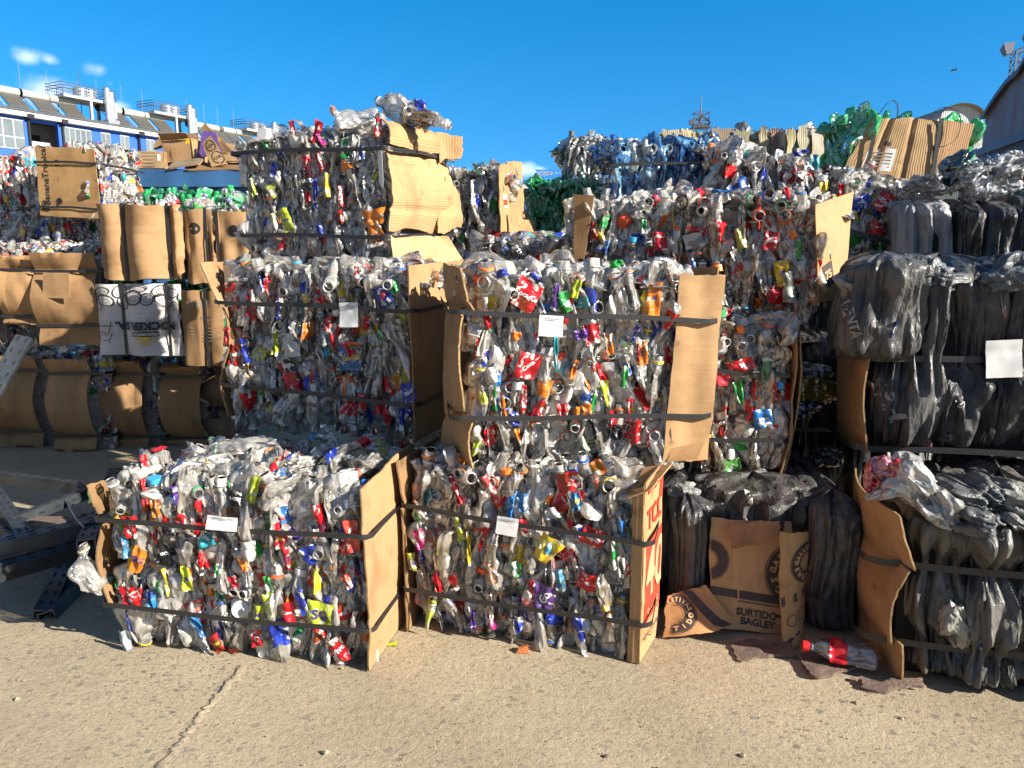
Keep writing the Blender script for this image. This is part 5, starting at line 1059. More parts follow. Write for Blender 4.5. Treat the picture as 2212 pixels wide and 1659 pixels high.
carton('loose ribbed strip of cardboard on top of the biscuit carton', [at(1580, 1182, Yc-.015)[:], at(1660, 1172, Yc-.012)[:], at(1690, 1126, Yc+.02)[:], at(1570, 1128, Yc+.02)[:]], [], (.5, .26, .13), 342, name='cardboard_scrap', jag=.02, group='torn biscuit cartons')
d2 = [(place2d(rect2d(.2, .035, 4), .06, .20, .08), M['ink_brown']), (place2d(rect2d(.2, .02, 4), .07, .05, .3), M['ink_brown']), (place2d(ring2d(.02, .023, 20), .04, .115), M['ink_brown']), (place2d(ring2d(.02, .023, 20), .09, .125), M['ink_brown'])]
logo(.12, .335, .085, d2)
carton('narrow folded biscuit carton flap standing before the black bag', [at(1692, 1412, Yc-.14)[:], at(1738, 1370, Yc-.10)[:], at(1746, 1146, Yc-.02)[:], at(1682, 1150, Yc-.06)[:]], d2, (.6, .4, .2), 343, prof=lambda u, v: .03*np.sin(np.pi*u), group='torn biscuit cartons')
d3 = [(place2d(rect2d(.04, .3, 4), .16, .1, .35), M['ink_brown'])]; logo(.04, .10, .085, d3, R(-100), R(95)); 
carton('collapsed biscuit carton lying against the television carton bale', [at(1432, 1378, 2.99)[:], at(1590, 1346, 3.02)[:], at(1525, 1262, 3.06)[:], at(1442, 1285, 3.04)[:]], d3, (.66, .38, .18), 344, prof=lambda u, v: .05*np.sin(np.pi*u)*(1-v), group='torn biscuit cartons')
for (lab, x, y, w, h, sd) in (('rotten grey board on the ground under the biscuit carton', 1650, 1392, .23, .07, 345), ('dark peeling board beside the lying cola bottle', 1790, 1425, .17, .085, 346), ('thin splintered board under the right film bale', 1925, 1470, .22, .03, 347)):
    c = on_ground(x, y, .03); t = thing('broken_board', lab, 'board', (c.x, c.y, 0)); sheet('board', t, [(-w/2, -h, .008), (w/2, -h*.7, .012), (w/2, h*.7, .022), (-w/2, h, .016)], [M['wood'], M['wood']], (.2, .14, .1), 16, 12, .012, .012, sd, jag=.03)
# dark bale filling the gap, with yellow and blue bags on it
bag_bale('dark film bale in the gap behind the right stack', (1.15, 4.3, 0), 0, 1.3, 1.2, .8, 6, (.5,), 351, cols=[(.012, .012, .014), (.02, .02, .022)])
for (lab, x, y, s_, c, Y) in (('crumpled yellow bag in the dark gap', 1745, 838, (.16, .1, .08), (.45, .33, .02), 4.0), ('bright blue bag under the yellow bag in the gap', 1720, 870, (.13, .1, .07), (.02, .09, .35), 3.98), ('pale blue bag above the yellow bag in the gap', 1735, 805, (.13, .1, .05), (.2, .28, .33), 4.05), ('clear crumpled bag low in the dark gap', 1785, 985, (.08, .08, .05), (.12, .1, .1), 3.75)):
    c_ = at(x, y, Y); o = blob('plastic_bag', None, (0, 0, 0), s_, c, int(x)); o.location = c_; tag(o, lab, 'bag')
# far right: upright dark sheets with clear film heaped on top
FR = bag_bale('bale of upright black, grey and white film sheets at far right', (2.28, 4.35, 1.15), R(8), 1.5, .78, .8, 9, (.0,), 361, cols=[(.02, .022, .028), (.035, .04, .05), (.3, .3, .31), (.02, .02, .024), (.12, .13, .14)], pd=.1)
bundle('film_bundle', FR.root, .62, .3, .04, .36, .8, 0, (.0,), (.02, .14, .07), 365)
for k, (x, y, s_, c) in enumerate(((2010, 398, (.10, .10, .05), (.4, .4, .4)), (2075, 380, (.12, .12, .07), (.6, .62, .64)), (2130, 372, (.11, .1, .075), (.62, .64, .66)), (2180, 362, (.10, .1, .06), (.55, .57, .57)), (2060, 362, (.10, .08, .05), (.05, .09, .06)), (2138, 346, (.035, .035, .035), (.03, .12, .5)), (2195, 338, (.03, .04, .04), (.65, .65, .65)), (2203, 375, (.05, .05, .04), (.55, .08, .1)), (2110, 408, (.10, .08, .06), (.6, .6, .62)), (2160, 400, (.06, .06, .10), (.66, .66, .68)))):
    blob('clear_film' if c[0] > .5 else 'film_scrap', FR.root, FR.px(x, y, -.22), s_, c, 80+k, M['film'] if k % 3 == 1 else M['bag'], .6, .2*k)
bag_bale('dark film bale at the bottom of the far right film stack', (2.35, 4.3, 0), R(8), 1.4, 1.17, .8, 5, (.5,), 371)

# ------------------------------------------------------------------ container with cardboard
Yk = 12.0; k0, k1 = at(120, 366, Yk), at(700, 366, Yk); zk = k0.z; Wc = k1.x-k0.x
ct = thing('waste_container', 'blue steel roll-off container heaped with cardboard behind the bales', 'container', (k0.x, Yk, 0))
MB().box((0, .1, .15), (Wc, 2.3, zk-.1)).build('body', M['blue_paint'], ct)
MB().box((-.05, -.06, zk-.26), (Wc+.05, .098, zk)).build('top_rail', M['blue_paint'], ct)
rx = [(at(x, 400, Yk)-k0).x for x in (205, 290, 436, 583, 680)]
for x in rx:
    mb = MB(); mb.add([(x-.07, -.02, zk-.262), (x+.14, -.02, zk-.262), (x+.14, .098, zk-.262), (x-.07, .098, zk-.262), (x-.07, -.02, .1), (x+.07, -.02, .1), (x+.07, .098, .1), (x-.07, .098, .1)], [(3, 2, 1, 0), (4, 5, 6, 7), (0, 1, 5, 4), (1, 2, 6, 5), (2, 3, 7, 6), (3, 0, 4, 7)]); mb.build('rib', M['blue_paint'], ct)
v, f = ring2d(.30, .345, 24, R(15), R(165)); c = at(510, 420, Yk)-k0; v = np.stack([v[:, 0]+c.x, np.full(len(v), .094), v[:, 1]*.75+zk-1.0], 1); link('painted_mark', mesh_np('painted_mark', v, f, [M['frame_white']]), ct)
def box_thing(label, x0, x1, y0, y1, Y, D=.5, roll=0., yaw=0., decals=(), col=K2, open_=True, seed=0, name='cardboard_box'):
    p0, p1 = at(x0, y1, Y), at(x1, y1, Y); W, H = p1.x-p0.x, at(x0, y0, Y).z-p0.z
    t = thing(name, label, 'box', (p0.x, Y, p0.z), -yaw, 'cardboard heaped on the container', 0, roll)
    sheet('front', t, [(0, 0, 0), (W, 0, 0), (W, 0, H), (0, 0, H)], [M['carton_v']], col, 10, 10, .01, .02, seed, decals=decals, freq=2)
    sheet('side', t, [(W, 0, 0), (W, D, 0), (W, D, H), (W, 0, H)], [M['carton_v']], col, 6, 6, .01, .02, seed+1, freq=2)
    sheet('side', t, [(0, D, 0), (0, 0, 0), (0, 0, H), (0, D, H)], [M['carton_v']], col, 6, 6, .01, .02, seed+2, freq=2)
    sheet('back', t, [(W, D, 0), (0, D, 0), (0, D, H), (W, D, H)], [M['carton_v']], col, 6, 6, .01, .02, seed+3, freq=2)
    if open_:
        sheet('flap', t, [(0, -.01, H), (W, -.01, H), (W*.96, -.1, H+.22*H), (.04*W, -.12, H+.3*H)], [M['carton_v']], K3, 8, 6, .01, .02, seed+4, jag=.02, freq=2)
        sheet('flap', t, [(0, D, H), (0, 0, H), (-.2*W, .05, H+.3*H), (-.15*W, D-.05, H+.35*H)], [M['carton_v']], K3, 6, 6, .01, .02, seed+5, freq=2)
    else: sheet('top', t, [(0, 0, H+.002), (W, 0, H+.002), (W, D, H+.002), (0, D, H+.002)], [M['carton_v']], col, 6, 6, .01, .01, seed+4)
    return t
lines = lambda x, y, w, n, dy=.05: [(place2d(rect2d(w*(1-.25*(k % 3 == 2)), .018, 1), x, y-dy*k), M['grey_ink']) for k in range(n)]
box_thing('open printed box at the left end of the container heap', 236, 290, 333, 363, 12.3, .5, 0, .1, lines(.17, .17, .16, 3) + [(place2d(text2d('009-1000', .05), .37, .1, 1.5708), M['ink'])], KRAFT, True, 401)
box_thing('printed box with a barcode panel beside the open box', 293, 352, 326, 363, 12.2, .6, 0, -.1, lines(.2, .23, .2, 4) + lines(.2, .08, .2, 2) + [(place2d(rect2d(.05, .1, 1), .36, .16), M['paper'])], (.5, .34, .18), False, 402)
box_thing('large rounded brown box in the middle of the container heap', 357, 424, 305, 352, 12.4, .7, -.08, .15, [(place2d(rect2d(.08, .1, 2), .42, .3), M['ink_yellow']), (place2d(text2d('CHINA', .05), .12, .1, 1.57), M['ink'])], K2, True, 403)
def board(label, pts, Y, dY, col, seed, decals=(), matn='carton_v', name='cardboard_sheet'):
    cs = [at(x, y, Y+(dY if i > 1 else 0)) for i, (x, y) in enumerate(pts)]; A = sum(cs, Vector())/4
    t = sheet(name, None, [(c-A)[:] for c in cs], [M[matn]], col, 12, 12, .02, .03, seed, jag=.02, freq=1.5, decals=decals); t.location = A; tag(t, label, 'cardboard', 'cardboard heaped on the container'); return t
ov = lambda x, y: [(place2d((ring2d(.8, 1., 24)[0]*np.array([.09, .13]), ring2d(.8, 1., 24)[1]), x, y), M['ink_brown']), (place2d(text2d('OX', .08, .003), x, y, .2), M['ink_brown'])]
board('long flat carton leaning diagonally at the top of the heap', [(490, 338), (500, 322), (442, 266), (436, 274)], 12.3, .4, (.55, .36, .18), 411, [(place2d(rect2d(.1, .1, 2), .1, .35), M['ink_yellow'])])
board('slanted narrow carton with two oval prints', [(456, 360), (492, 352), (455, 292), (436, 308)], 11.98, .3, (.5, .33, .17), 412, ov(.14, .15) + ov(.12, .42))
board('purple patterned fruit tray under the slanted carton', [(425, 340), (480, 330), (466, 286), (438, 282)], 12.35, .2, (1, 1, 1), 413, matn='purple', name='fruit_tray')
board('grey faced board sliding off the heap', [(362, 366), (430, 352), (440, 338), (378, 348)], 11.9, .3, (.33, .27, .2), 414)
board('wide dark board along the container rim', [(400, 366), (524, 364), (524, 352), (402, 352)], 11.92, .3, (.32, .2, .1), 415)
board('flattened brown box at the right end of the heap', [(486, 352), (540, 346), (520, 318), (478, 330)], 12.1, .3, (.46, .3, .16), 416)
board('brown flap standing up behind the rounded box', [(330, 320), (372, 312), (370, 288), (335, 300)], 12.8, .1, (.38, .25, .14), 417)
board('dark brown sheet lying on the rounded box', [(372, 304), (430, 300), (425, 286), (384, 288)], 12.5, .3, (.3, .2, .11), 418)
board('leaning brown panel right of the oval printed carton', [(480, 352), (520, 350), (505, 312), (466, 300)], 12.5, .2, (.4, .26, .13), 419)

# ------------------------------------------------------------------ apartment building on the left
FD = Vector((math.sin(R(27)), math.cos(R(27)), 0)); IN = Vector((-FD.y, FD.x, 0)); B0 = at(0, 248, 67); B0g = Vector((B0.x, B0.y, 0))
def fs(x, y, d=0.):
    p = hit(x, y, B0 + IN*d, IN); q_ = p - B0g; return q_.dot(FD), p.z
c1 = lambda x, y: (x*.1562, 155.5 + y*.1562)
bl = thing('apartment_building', 'long blue and white apartment block with rooftop solar heaters on the left', 'building', B0g, math.atan2(FD.y, FD.x))
ze = fs(*c1(0, 575))[1]; zf = fs(*c1(0, 490), -.6)[1]; S0, S1 = -6, 120
zw1, zw0 = fs(*c1(0, 622))[1], fs(*c1(0, 1040))[1]; zb0 = fs(*c1(0, 1085))[1]; st_h = zw1-zb0+.45
sx = lambda x, y: fs(*c1(x, y))[0]
# wall with a gap for the balconies
bs0, bs1 = sx(385, 800), sx(800, 850); pl0 = sx(318, 750); bs1b = sx(862, 900)
mb = MB(); mb.box((S0, 0, 0), (pl0, .3, ze)); mb.box((bs1, 0, 0), (S1, .3, ze)); mb.box((pl0, 0, 0), (bs0, .3, ze)); mb.box((bs0, .001, ze-.3), (bs1, .29, ze-.002)); mb.build('wall', M['blue_wall'], bl)
MB().box((S0, .31, 0), (S1, 12, ze)).build('rear_wall', M['white_wall'], bl) if False else None
MB().box((S0, 2.6, 0), (S1, 9, ze-.01)).build('inner_block', M['grey_wall'], bl)
for k in range(4):
    zz = zw0 - .35 - k*(zw1-zw0+1.0)
    MB().box((bs0, -.35, zz-.28), (bs1, 2.59, zz)).build('balcony_floor', M['white_wall'], bl)
    MB().box((bs0+.05, -.32, zz+.02), (bs0+(bs1-bs0)*.62, -.26, zz+1.15)).build('balcony_rail', M['frame_white'], bl)
    MB().box((bs0+1.2, 2.5, zz+.0), (bs0+2.6, 2.592, zz+2.1)).build('balcony_door', M['dark'], bl)
    MB().box((bs0-.02, .3, zz), (bs0+.0, 2.6, zz+3)).build('balcony_side', M['grey_wall'], bl)
MB().box((S0, -.62, ze), (S1, .3, zf)).build('fascia', M['white_wall'], bl)
zr = fs(0, 220, 4.)[1]
mb = MB(); mb.add([(S0, -.7, zf+.002), (S1, -.7, zf+.002), (S1, 5.2, zr), (S0, 5.2, zr), (S0, 9, zf), (S1, 9, zf)], [(0, 1, 2, 3), (3, 2, 5, 4)]); mb.build('roof', M['roof_metal'], bl)
def window(s0, s1, z0, z1, n, m=2, mat_=None):
    w = MB(); w.box((s0, -.06, z0), (s1, -.002, z1)).build('window', M['frame_white'], bl); o = [q_ for q_ in bl.children if q_.name.startswith('window')][-1]
    mb = MB()
    for i in range(n):
        a, b_ = s0 + (s1-s0)*(i+.06)/n, s0 + (s1-s0)*(i+.94)/n
        for (za, zb_) in ((z0+.08, z0+(z1-z0)*.38), (z0+(z1-z0)*.42, z1-.08)) if m == 2 else ((z0+.08, z1-.08),): mb.box((a, -.075, za), (b_, -.062, zb_))
    mb.build('pane', mat_ or M['glass'], o)
win = [(-300, 318, 640, 4, 2), (870, 1250, 780, 5, 2), (1385, 1518, 840, 2, 1), (1650, 1775, 880, 2, 1), (2012, 2130, 920, 2, 1)]
dz = zw1-zw0+1.0
for (xa, xb, y, n, m) in win:
    s0, s1 = sx(xa, y-20), sx(xb, y)
    for k in range(3): window(s0, s1, zw0-k*dz+(.0 if m == 2 else .35), zw1-k*dz, n, m)
per = sx(2012, 920)-sx(1385, 840)
for j in range(1, 5): window(sx(2012, 920)+j*per*1.1, sx(2012, 920)+j*per*1.1+2.2, zw0+.35, zw1, 2, 1)
MB().box((pl0, -.12, 0), (bs0, -.002, ze-.002)).build('pillar', M['blue_wall'], bl); MB().box((bs1-.02, -.12, 0), (bs1b-.1, -.002, ze-.002)).build('pillar', M['blue_wall'], bl)
MB().box((S0, -.1, zw0-.62), (pl0-.003, -.064, zw0-.1)).build('floor_band', M['blue_wall'], bl)
for x, y in ((372, 700), (850, 830), (1908, 940)):
    s = sx(x, y); mb = MB(); mb.tube([(s, -.22, 0), (s, -.22, ze-.1)], .11, 8); mb.box((s-.3, -.7, ze-.12), (s+.3, -.1, ze+.25)); mb.build('drainpipe', M['dark'], bl)
# solar heaters: each a thing on the roof
zt_ = fs(*c1(330, 300), 6)[1]; zp1 = zt_-.35; zp0 = fs(*c1(690, 500), 4.6)[1]
def heater(s, L, first=[]):
    if not first:
        t = thing('solar_heater', 'cream tank and sloping dark collector of a roof solar heater', 'solar heater', (0, 0, 0), 0, 'solar heaters along the roof ridge')
        MB().tube([(-.25, 0, 0), (L, 0, 0)], .36, 14).build('tank', M['tank'], t, smooth=False); MB().tube([(-.30, 0, 0), (-.252, 0, 0)], .40, 14).build('tank_end', M['dark'], t)
        mb = MB(); a, b_ = .35, L*.98; dzp = zp0-zt_
        mb.add([(a, -.3, -.3), (b_, -.3, -.3), (b_, -1.7, -1.5), (a, -1.7, -1.5), (a, -.3, -.42), (b_, -.3, -.42), (b_, -1.7, -1.62), (a, -1.7, -1.62)], [(3, 2, 1, 0), (4, 5, 6, 7), (0, 1, 5, 4), (1, 2, 6, 5), (2, 3, 7, 6), (3, 0, 4, 7)]); mb.build('collector', M['panel'], t)
        mb = MB()
        for x in (0.1, L*.9): mb.tube([(x, .2, -.3), (x, .2, -1.6)], .06, 6); mb.tube([(x, -.2, -.44), (x, -1.6, -1.64)], .04, 6)
        mb.build('stand', M['frame_white'], t); MB().tube([(.0, .3, -.4), (-.0, .3, 2.7)], .022, 5).build('vent_pipe', M['zinc'], t)
        first.append(t); r = t
    else:
        t = first[0]; r = t.copy(); COL.objects.link(r)
        for ch in t.children: c_ = ch.copy(); COL.objects.link(c_); c_.parent = r
    w = B0g + FD*s + IN*6.; r.location = (w.x, w.y, zt_); r.rotation_euler = (0, 0, bl.rotation_euler.z); return r
hx = [(-110, 230, 'leftmost solar heater on the roof, cut by the picture edge'), (320, 290, 'second solar heater from the left picture edge on the roof'), (700, 360, 'third solar heater from the left, just left of the nearest water tank platform'), (1380, 475, 'solar heater mostly hidden behind the nearest tank platform'), (1722, 550, 'first solar heater right of the nearest tank platform'), (2008, 605, 'solar heater just left of the second tank platform')]
hx += [((300+xc/5.53)*5.53, (40+yc/5.53)*5.53, l) for xc, yc, l in ((960, 500, 'solar heater just right of the second tank platform'), (1200, 545, 'solar heater half hidden by the leaning flat carton'), (1385, 590, 'small far solar heater above the cardboard heap'), (1605, 630, 'farthest solar heater beside the top left bottle bale'))]
Lh = fs(*c1(655, 350), 6)[0]-fs(*c1(320, 290), 6)[0]
for (x, y, l) in hx: heater(fs(*c1(x, y), 6)[0], Lh)['label'] = l
def platform(s, l, first=[]):
    s_a, s_b = fs(*c1(770, 300), 6)[0], fs(*c1(1500, 400), 6)[0]; L = s_b-s_a; zd = fs(*c1(1180, 385), 6)[1]; zt2 = fs(*c1(1180, 265), 6)[1]; ztk = fs(*c1(1180, 222), 6)[1]
    if not first:
        t = thing('tank_platform', l, 'water tank platform', (0, 0, 0), 0, 'steel water tank platforms on the roof')
        MB().box((0, -1.2, -.25), (L, 1.6, 0)).build('deck', M['frame_white'], t)
        for (x, y) in ((L*.5, -1.1), (L*.97, -1.1), (L*.5, 1.5), (L*.97, 1.5), (.2, 1.5)): MB().box((x-.12, y-.12, zr-zd-1.2), (x+.12, y+.12, -.251)).build('leg', M['frame_white'], t)
        mb = MB()
        for z in (.55, 1.1, zt2-zd): mb.tube([(0, -1.15, z), (L, -1.15, z)], .035, 5); mb.tube([(0, -1.15, z), (0, 1.55, z)], .035, 5); mb.tube([(L, -1.15, z), (L, 1.55, z)], .035, 5); mb.tube([(0, 1.55, z), (L, 1.55, z)], .035, 5)
        for x in np.linspace(0, L, 22): mb.tube([(x, -1.15, 0), (x, -1.15, zt2-zd)], .014 if 0 < x < L else .05, 4)
        for y in np.linspace(-1.15, 1.55, 9): mb.tube([(0, y, 0), (0, y, zt2-zd)], .014, 4); mb.tube([(L, y, 0), (L, y, zt2-zd)], .014, 4)
        mb.build('railing', M['mast'], t)
        for x in (.5, .66): MB().tube([(L*x, .3, 0), (L*x, .3, ztk-zd-.15), (L*x, .3, ztk-zd)], [L*.125, L*.125, L*.1], 20).build('water_tank', M['zinc'], t, smooth=False)
        for (x, z1_) in ((.78, ztk-zd+.1), (.86, .9)): MB().tube([(L*x, -1.5, zr-zd-.6), (L*x, -1.5, z1_), (L*x, -1.5, z1_+.02)], [.28, .28, .36], 12).build('flue', M['zinc'], t)
        MB().box((L*.72, -1.9, zr-zd-1.2), (L*.94, -1.0, zr-zd+.1)).build('flue_box', M['zinc'], t)
        first.append(t); r = t
    else:
        t = first[0]; r = t.copy(); COL.objects.link(r); r['label'] = l
        for ch in t.children: c_ = ch.copy(); COL.objects.link(c_); c_.parent = r
    w = B0g + FD*s + IN*6.; r.location = (w.x, w.y, zd); r.rotation_euler = (0, 0, bl.rotation_euler.z)
sA = fs(*c1(770, 300), 6)[0]; sB = fs(*c1(2029, 506), 6)[0]
platform(sA, 'nearest railed water tank platform with two zinc flues on the roof'); platform(sB, 'second railed water tank platform along the roof'); platform(2*sB-sA+3, 'farthest water tank platform on the roof, partly behind the bottle stack')
for k, (x, y, y2) in enumerate(((1080, 0, 222), (775, 190, 265), (1330, 0, 0))[:2]):
    s, z1_ = fs(*c1(x, y), 6.4); w = B0g + FD*s + IN*6.4; o = MB().tube([(0, 0, 0), (0, 0, z1_-zr)], .04, 5).build('antenna', M['mast']); o.location = (w.x, w.y, zr); tag(o, ['tall thin antenna above the nearest water tanks', 'short antenna with a white tip left of the nearest tank platform'][k], 'antenna', 'roof antennas')

# ------------------------------------------------------------------ sheds, masts, billboard at the right and centre
SD = Vector((math.sin(R(14)), math.cos(R(14)), 0)); SN = Vector((SD.y, -SD.x, 0)); SP = at(2123, 321, 40); SPg = Vector((SP.x, SP.y, 0))
def ss(x, y): p = hit(x, y, SP, SN); return (p-SPg).dot(SD), p.z
sh = thing('arched_shed', 'rusty arched sheet metal shed at the right picture edge', 'shed', SPg, math.atan2(SD.y, SD.x))
prof_px = [(2127, 262), (2149, 227), (2164, 205), (2186, 176), (2212, 153)]
pp = [ss(x, y) for x, y in prof_px]; zbm = ss(2123, 321)[1]
s_end = pp[-1][0]; top = [(.6, zbm), (pp[0][0]+.02, pp[0][1])] + pp[1:] + [(s_end-3, pp[-1][1]+1.6), (s_end-7, pp[-1][1]+2.4), (s_end-12, pp[-1][1]+1.8), (s_end-18, zbm+1)]
top[0] = (pp[0][0]+.03, zbm)
def extr(poly, y0, y1):
    n = len(poly); v = [(s, y0, z) for s, z in poly] + [(s, y1, z) for s, z in poly]; f = [tuple(range(n)), tuple(range(2*n-1, n-1, -1))] + [(i, i+n, (i+1) % n + n, (i+1) % n) for i in range(n)]; return v, f
v, f = extr(top + [(s_end-18, zbm)], 0, -.3); link('gable', mesh_np('gable', v, f, [M['shed']], smooth=False), sh)
rim = [(s, z) for s, z in top[1:]]; v = []; f = []
for s, z in rim: v += [(s+.1, -14, z+.12), (s+.1, .25, z+.12), (s+.1, .25, z-.12)]
for i in range(len(rim)-1): f += [(3*i, 3*i+1, 3*i+4, 3*i+3), (3*i+1, 3*i+2, 3*i+5, 3*i+4)]
link('roof', mesh_np('roof', v, f, [M['mast']], smooth=False), sh)
MB().box((s_end-18, -.3, 0), (pp[0][0]+.4, .0, zbm-.36)).build('lower_wall', M['shed_dark'], sh); MB().box((s_end-18, -.2, zbm-.36), (pp[0][0]+.5, .25, zbm-.02)).build('beam', M['mast'], sh)
f0 = at(2024, 262, 62); f1 = at(2122, 262, 62)
s2 = thing('arched_shed', 'far barrel roofed shed with a pale gable behind the tilted green bale', 'shed', (f0.x, 62, 0)); wv = f1.x-f0.x; hz = f0.z; rz = at(2070, 229, 62).z-f0.z
arc = [(wv/2-wv/2*math.cos(a), hz+rz*math.sin(a)) for a in np.linspace(0, math.pi, 19)]
v, f = extr(arc, 0, .2); link('gable', mesh_np('gable', v, f, [M['shed_far']], smooth=False), s2)
v = []; f = []
for s, z in arc: v += [(s, -.5, z+.15), (s+.5, 30, z+.15)]
for i in range(len(arc)-1): f.append((2*i, 2*i+1, 2*i+3, 2*i+2))
link('roof', mesh_np('roof', v, f, [M['shed_roof']], smooth=False), s2)
MB().box((0, 0, 0), (wv+.3, .2, hz-.005)).build('wall', M['peel'], s2); MB().box((0, -.12, 0), (wv+.3, -.003, hz*.62)).build('lower_wall', M['shed_dark'], s2)
def lattice(mb, w0, w1, H, n, r=.05):
    for i in range(n):
        a, b_ = w0+(w1-w0)*i/n, w0+(w1-w0)*(i+1)/n; z0, z1_ = H*i/n, H*(i+1)/n; c0 = [(-a, -a), (a, -a), (a, a), (-a, a)]; c1_ = [(-b_, -b_), (b_, -b_), (b_, b_), (-b_, b_)]
        for k in range(4):
            mb.tube([(*c0[k], z0), (*c1_[k], z1_)], r, 4); mb.tube([(*c0[k], z0), (*c1_[(k+1) % 4], z1_)], r*.6, 4); mb.tube([(*c1_[k], z1_), (*c1_[(k+1) % 4], z1_)], r*.6, 4)
Ym = 52; m0 = at(2190, 200, Ym); zt3 = at(2190, 112, Ym).z; lm = thing('floodlight_mast', 'slim lattice floodlight mast rising behind the rusty shed', 'light mast', (m0.x, Ym, 0))
mb = MB(); lattice(mb, .36, .26, zt3, 26, .04); mb.build('lattice', M['mast'], lm)
MB().tube([(-1.0, -.2, zt3-.3), (1.0, -.2, zt3+.55)], .07, 6).build('crossbar', M['mast'], lm)
for (x, z, s_) in ((-.75, .15, .5), (.65, .85, .65)):
    mb = MB(); mb.add([(x-s_*.8, -.3, zt3+z+s_*.6), (x+s_*.7, -.3, zt3+z+s_*.8), (x+s_*.6, .5, zt3+z+s_*.3), (x-s_*.2, .6, zt3+z+s_*.2), (x-s_*.3, -.3, zt3+z-s_*.8), (x+s_*.3, -.3, zt3+z-s_*.6), (x+s_*.2, .3, zt3+z-s_*.6), (x-s_*.1, .3, zt3+z-s_*.6)], [(3, 2, 1, 0), (4, 5, 6, 7), (0, 1, 5, 4), (1, 2, 6, 5), (2, 3, 7, 6), (3, 0, 4, 7)]); mb.build('floodlight', M['mast'], lm)
Yt = 85; t0_ = at(1512, 290, Yt); tw_ = thing('lattice_tower', 'distant lattice tower with a railed platform and a tall aerial on the skyline', 'tower', (t0_.x, Yt, 0)); zpf = at(1512, 276, Yt).z; ztp = at(1512, 205, Yt).z; zap = at(1512, 248, Yt).z
mb = MB(); lattice(mb, 1.5, .9, zpf, 9, .09); mb.build('lattice', M['mast'], tw_); wp = (at(1528, 276, Yt)-at(1497, 276, Yt)).x/2
MB().box((-wp, -wp, zpf), (wp, wp, zpf+.35)).build('platform', M['mast'], tw_)
mb = MB()
for z in (.9, 1.5): mb.tube([(-wp, -wp, zpf+z), (wp, -wp, zpf+z), (wp, wp, zpf+z), (-wp, wp, zpf+z), (-wp, -wp, zpf+z)], .05, 4)
for x in (-wp, -wp/2, 0, wp/2, wp): mb.tube([(x, -wp, zpf), (x, -wp, zpf+1.5)], .05, 4)
mb.build('railing', M['mast'], tw_)
mb = MB(); [mb.tube([(x, y, zpf+.35), (0, 0, zap)], .09, 4) for x, y in ((-.9, -.9), (.9, -.9), (0, .9))]; mb.tube([(0, 0, zap-1), (0, 0, ztp)], [.08, .05], 5); mb.build('aerial', M['mast'], tw_)
MB().box((-wp-.6, -wp-.2, zpf+.2), (-wp-.1, -wp+.2, zpf+.7)).build('floodlight', M['mast'], tw_)
Yb = 45; b0 = at(1157, 383, Yb); b1 = at(1224, 366, Yb); bb = thing('billboard', 'far blue billboard with pale lettering on the skyline above the green bale', 'billboard', (b0.x, Yb, 0)); wb, hb = b1.x-b0.x, b1.z-b0.z
MB().box((0, 0, b0.z), (wb, .2, b1.z)).build('board', M['signblue'], bb)
for x in (.2, .8): MB().box((wb*x-.1, .02, 0), (wb*x+.1, .18, b0.z-.002)).build('post', M['mast'], bb)
for s_, x, sz in (('prime', .27, .42), ('dias de oferta', .72, .22)):
    v, f = text2d(s_, sz, sz*.01); P = np.stack([v[:, 0]+wb*x, np.full(len(v), -.01), v[:, 1]+b0.z+hb*.58], 1); link('lettering', mesh_np('lettering', P, f, [M['frame_white']]), bb)
v, f = ring2d(.22, .26, 14, R(200), R(340)); P = np.stack([v[:, 0]+wb*.27, np.full(len(v), -.01), v[:, 1]*.5+b0.z+hb*.45], 1); link('smile_mark', mesh_np('smile_mark', P, f, [M['frame_white']]), bb)
cb = at(2061, 152, 60); o = MB().tube([(-.45, 0, 0), (-.2, 0, .05), (.15, 0, .07), (.42, 0, 0)], [.02, .09, .1, .02], 8); o.add([(-.1, 0, .08), (.2, 0, .08), (.05, .7, .02), (-.05, .7, .02)], [(0, 1, 2, 3)]); o.add([(-.1, 0, .08), (.2, 0, .08), (.05, -.7, .12), (-.05, -.7, .12)], [(3, 2, 1, 0)])
o = o.build('bird', M['bird']); o.scale = (.6, .6, .6); o.location = cb; tag(o, 'small dark bird gliding in the sky at right', 'bird')

# ------------------------------------------------------------------ steel racking on the ground at left
def beam(mb, a, b_, w, h, slots=True, t=.006, up=Vector((0, 0, 1))):
    """slotted channel from a to b: a top plate with two lips"""
    a, b_ = Vector(a), Vector(b_); d = (b_-a); L = d.length; d.normalize(); s_ = d.cross(up).normalized(); n = s_.cross(d)
    M4 = Matrix((( d.x, s_.x, n.x, a.x), (d.y, s_.y, n.y, a.y), (d.z, s_.z, n.z, a.z), (0, 0, 0, 1)))
    mb.box((0, -w/2, -t), (L, w/2, 0), 0, M4); mb.box((0, -w/2, -h), (L, -w/2+t, -t-.0005), 0, M4); mb.box((0, w/2-t, -h), (L, w/2, -t-.0005), 0, M4)
    if slots:
        k = .05
        while k < L-.04:
            for y in (-w*.25, w*.25): mb.box((k, y-.006, .0), (k+.032, y+.006, .0015), 1, M4)
            k += .085
        k = .08
        while k < L-.05: mb.box((k, -w/2-.0015, -h*.62), (k+.03, -w/2, -h*.4), 1, M4); k += .1
GS = 'dismantled steel racking lying on the ground'
def rack(label, segs, name='rack_beam'):
    a0 = Vector(segs[0][0]); t = thing(name, label, 'steel beam', (a0.x, a0.y, 0), 0, GS)
    for (a, b_, w, h, up) in segs:
        mb = MB(); beam(mb, Vector(a)-t.location, Vector(b_)-t.location, w, h, True, up=Vector(up)); mb.build('channel', [M['steel'], M['slot']], t)
    return t
Z = (0, 0, 1)
gz = lambda x, y, z: on_ground(x, y, z)
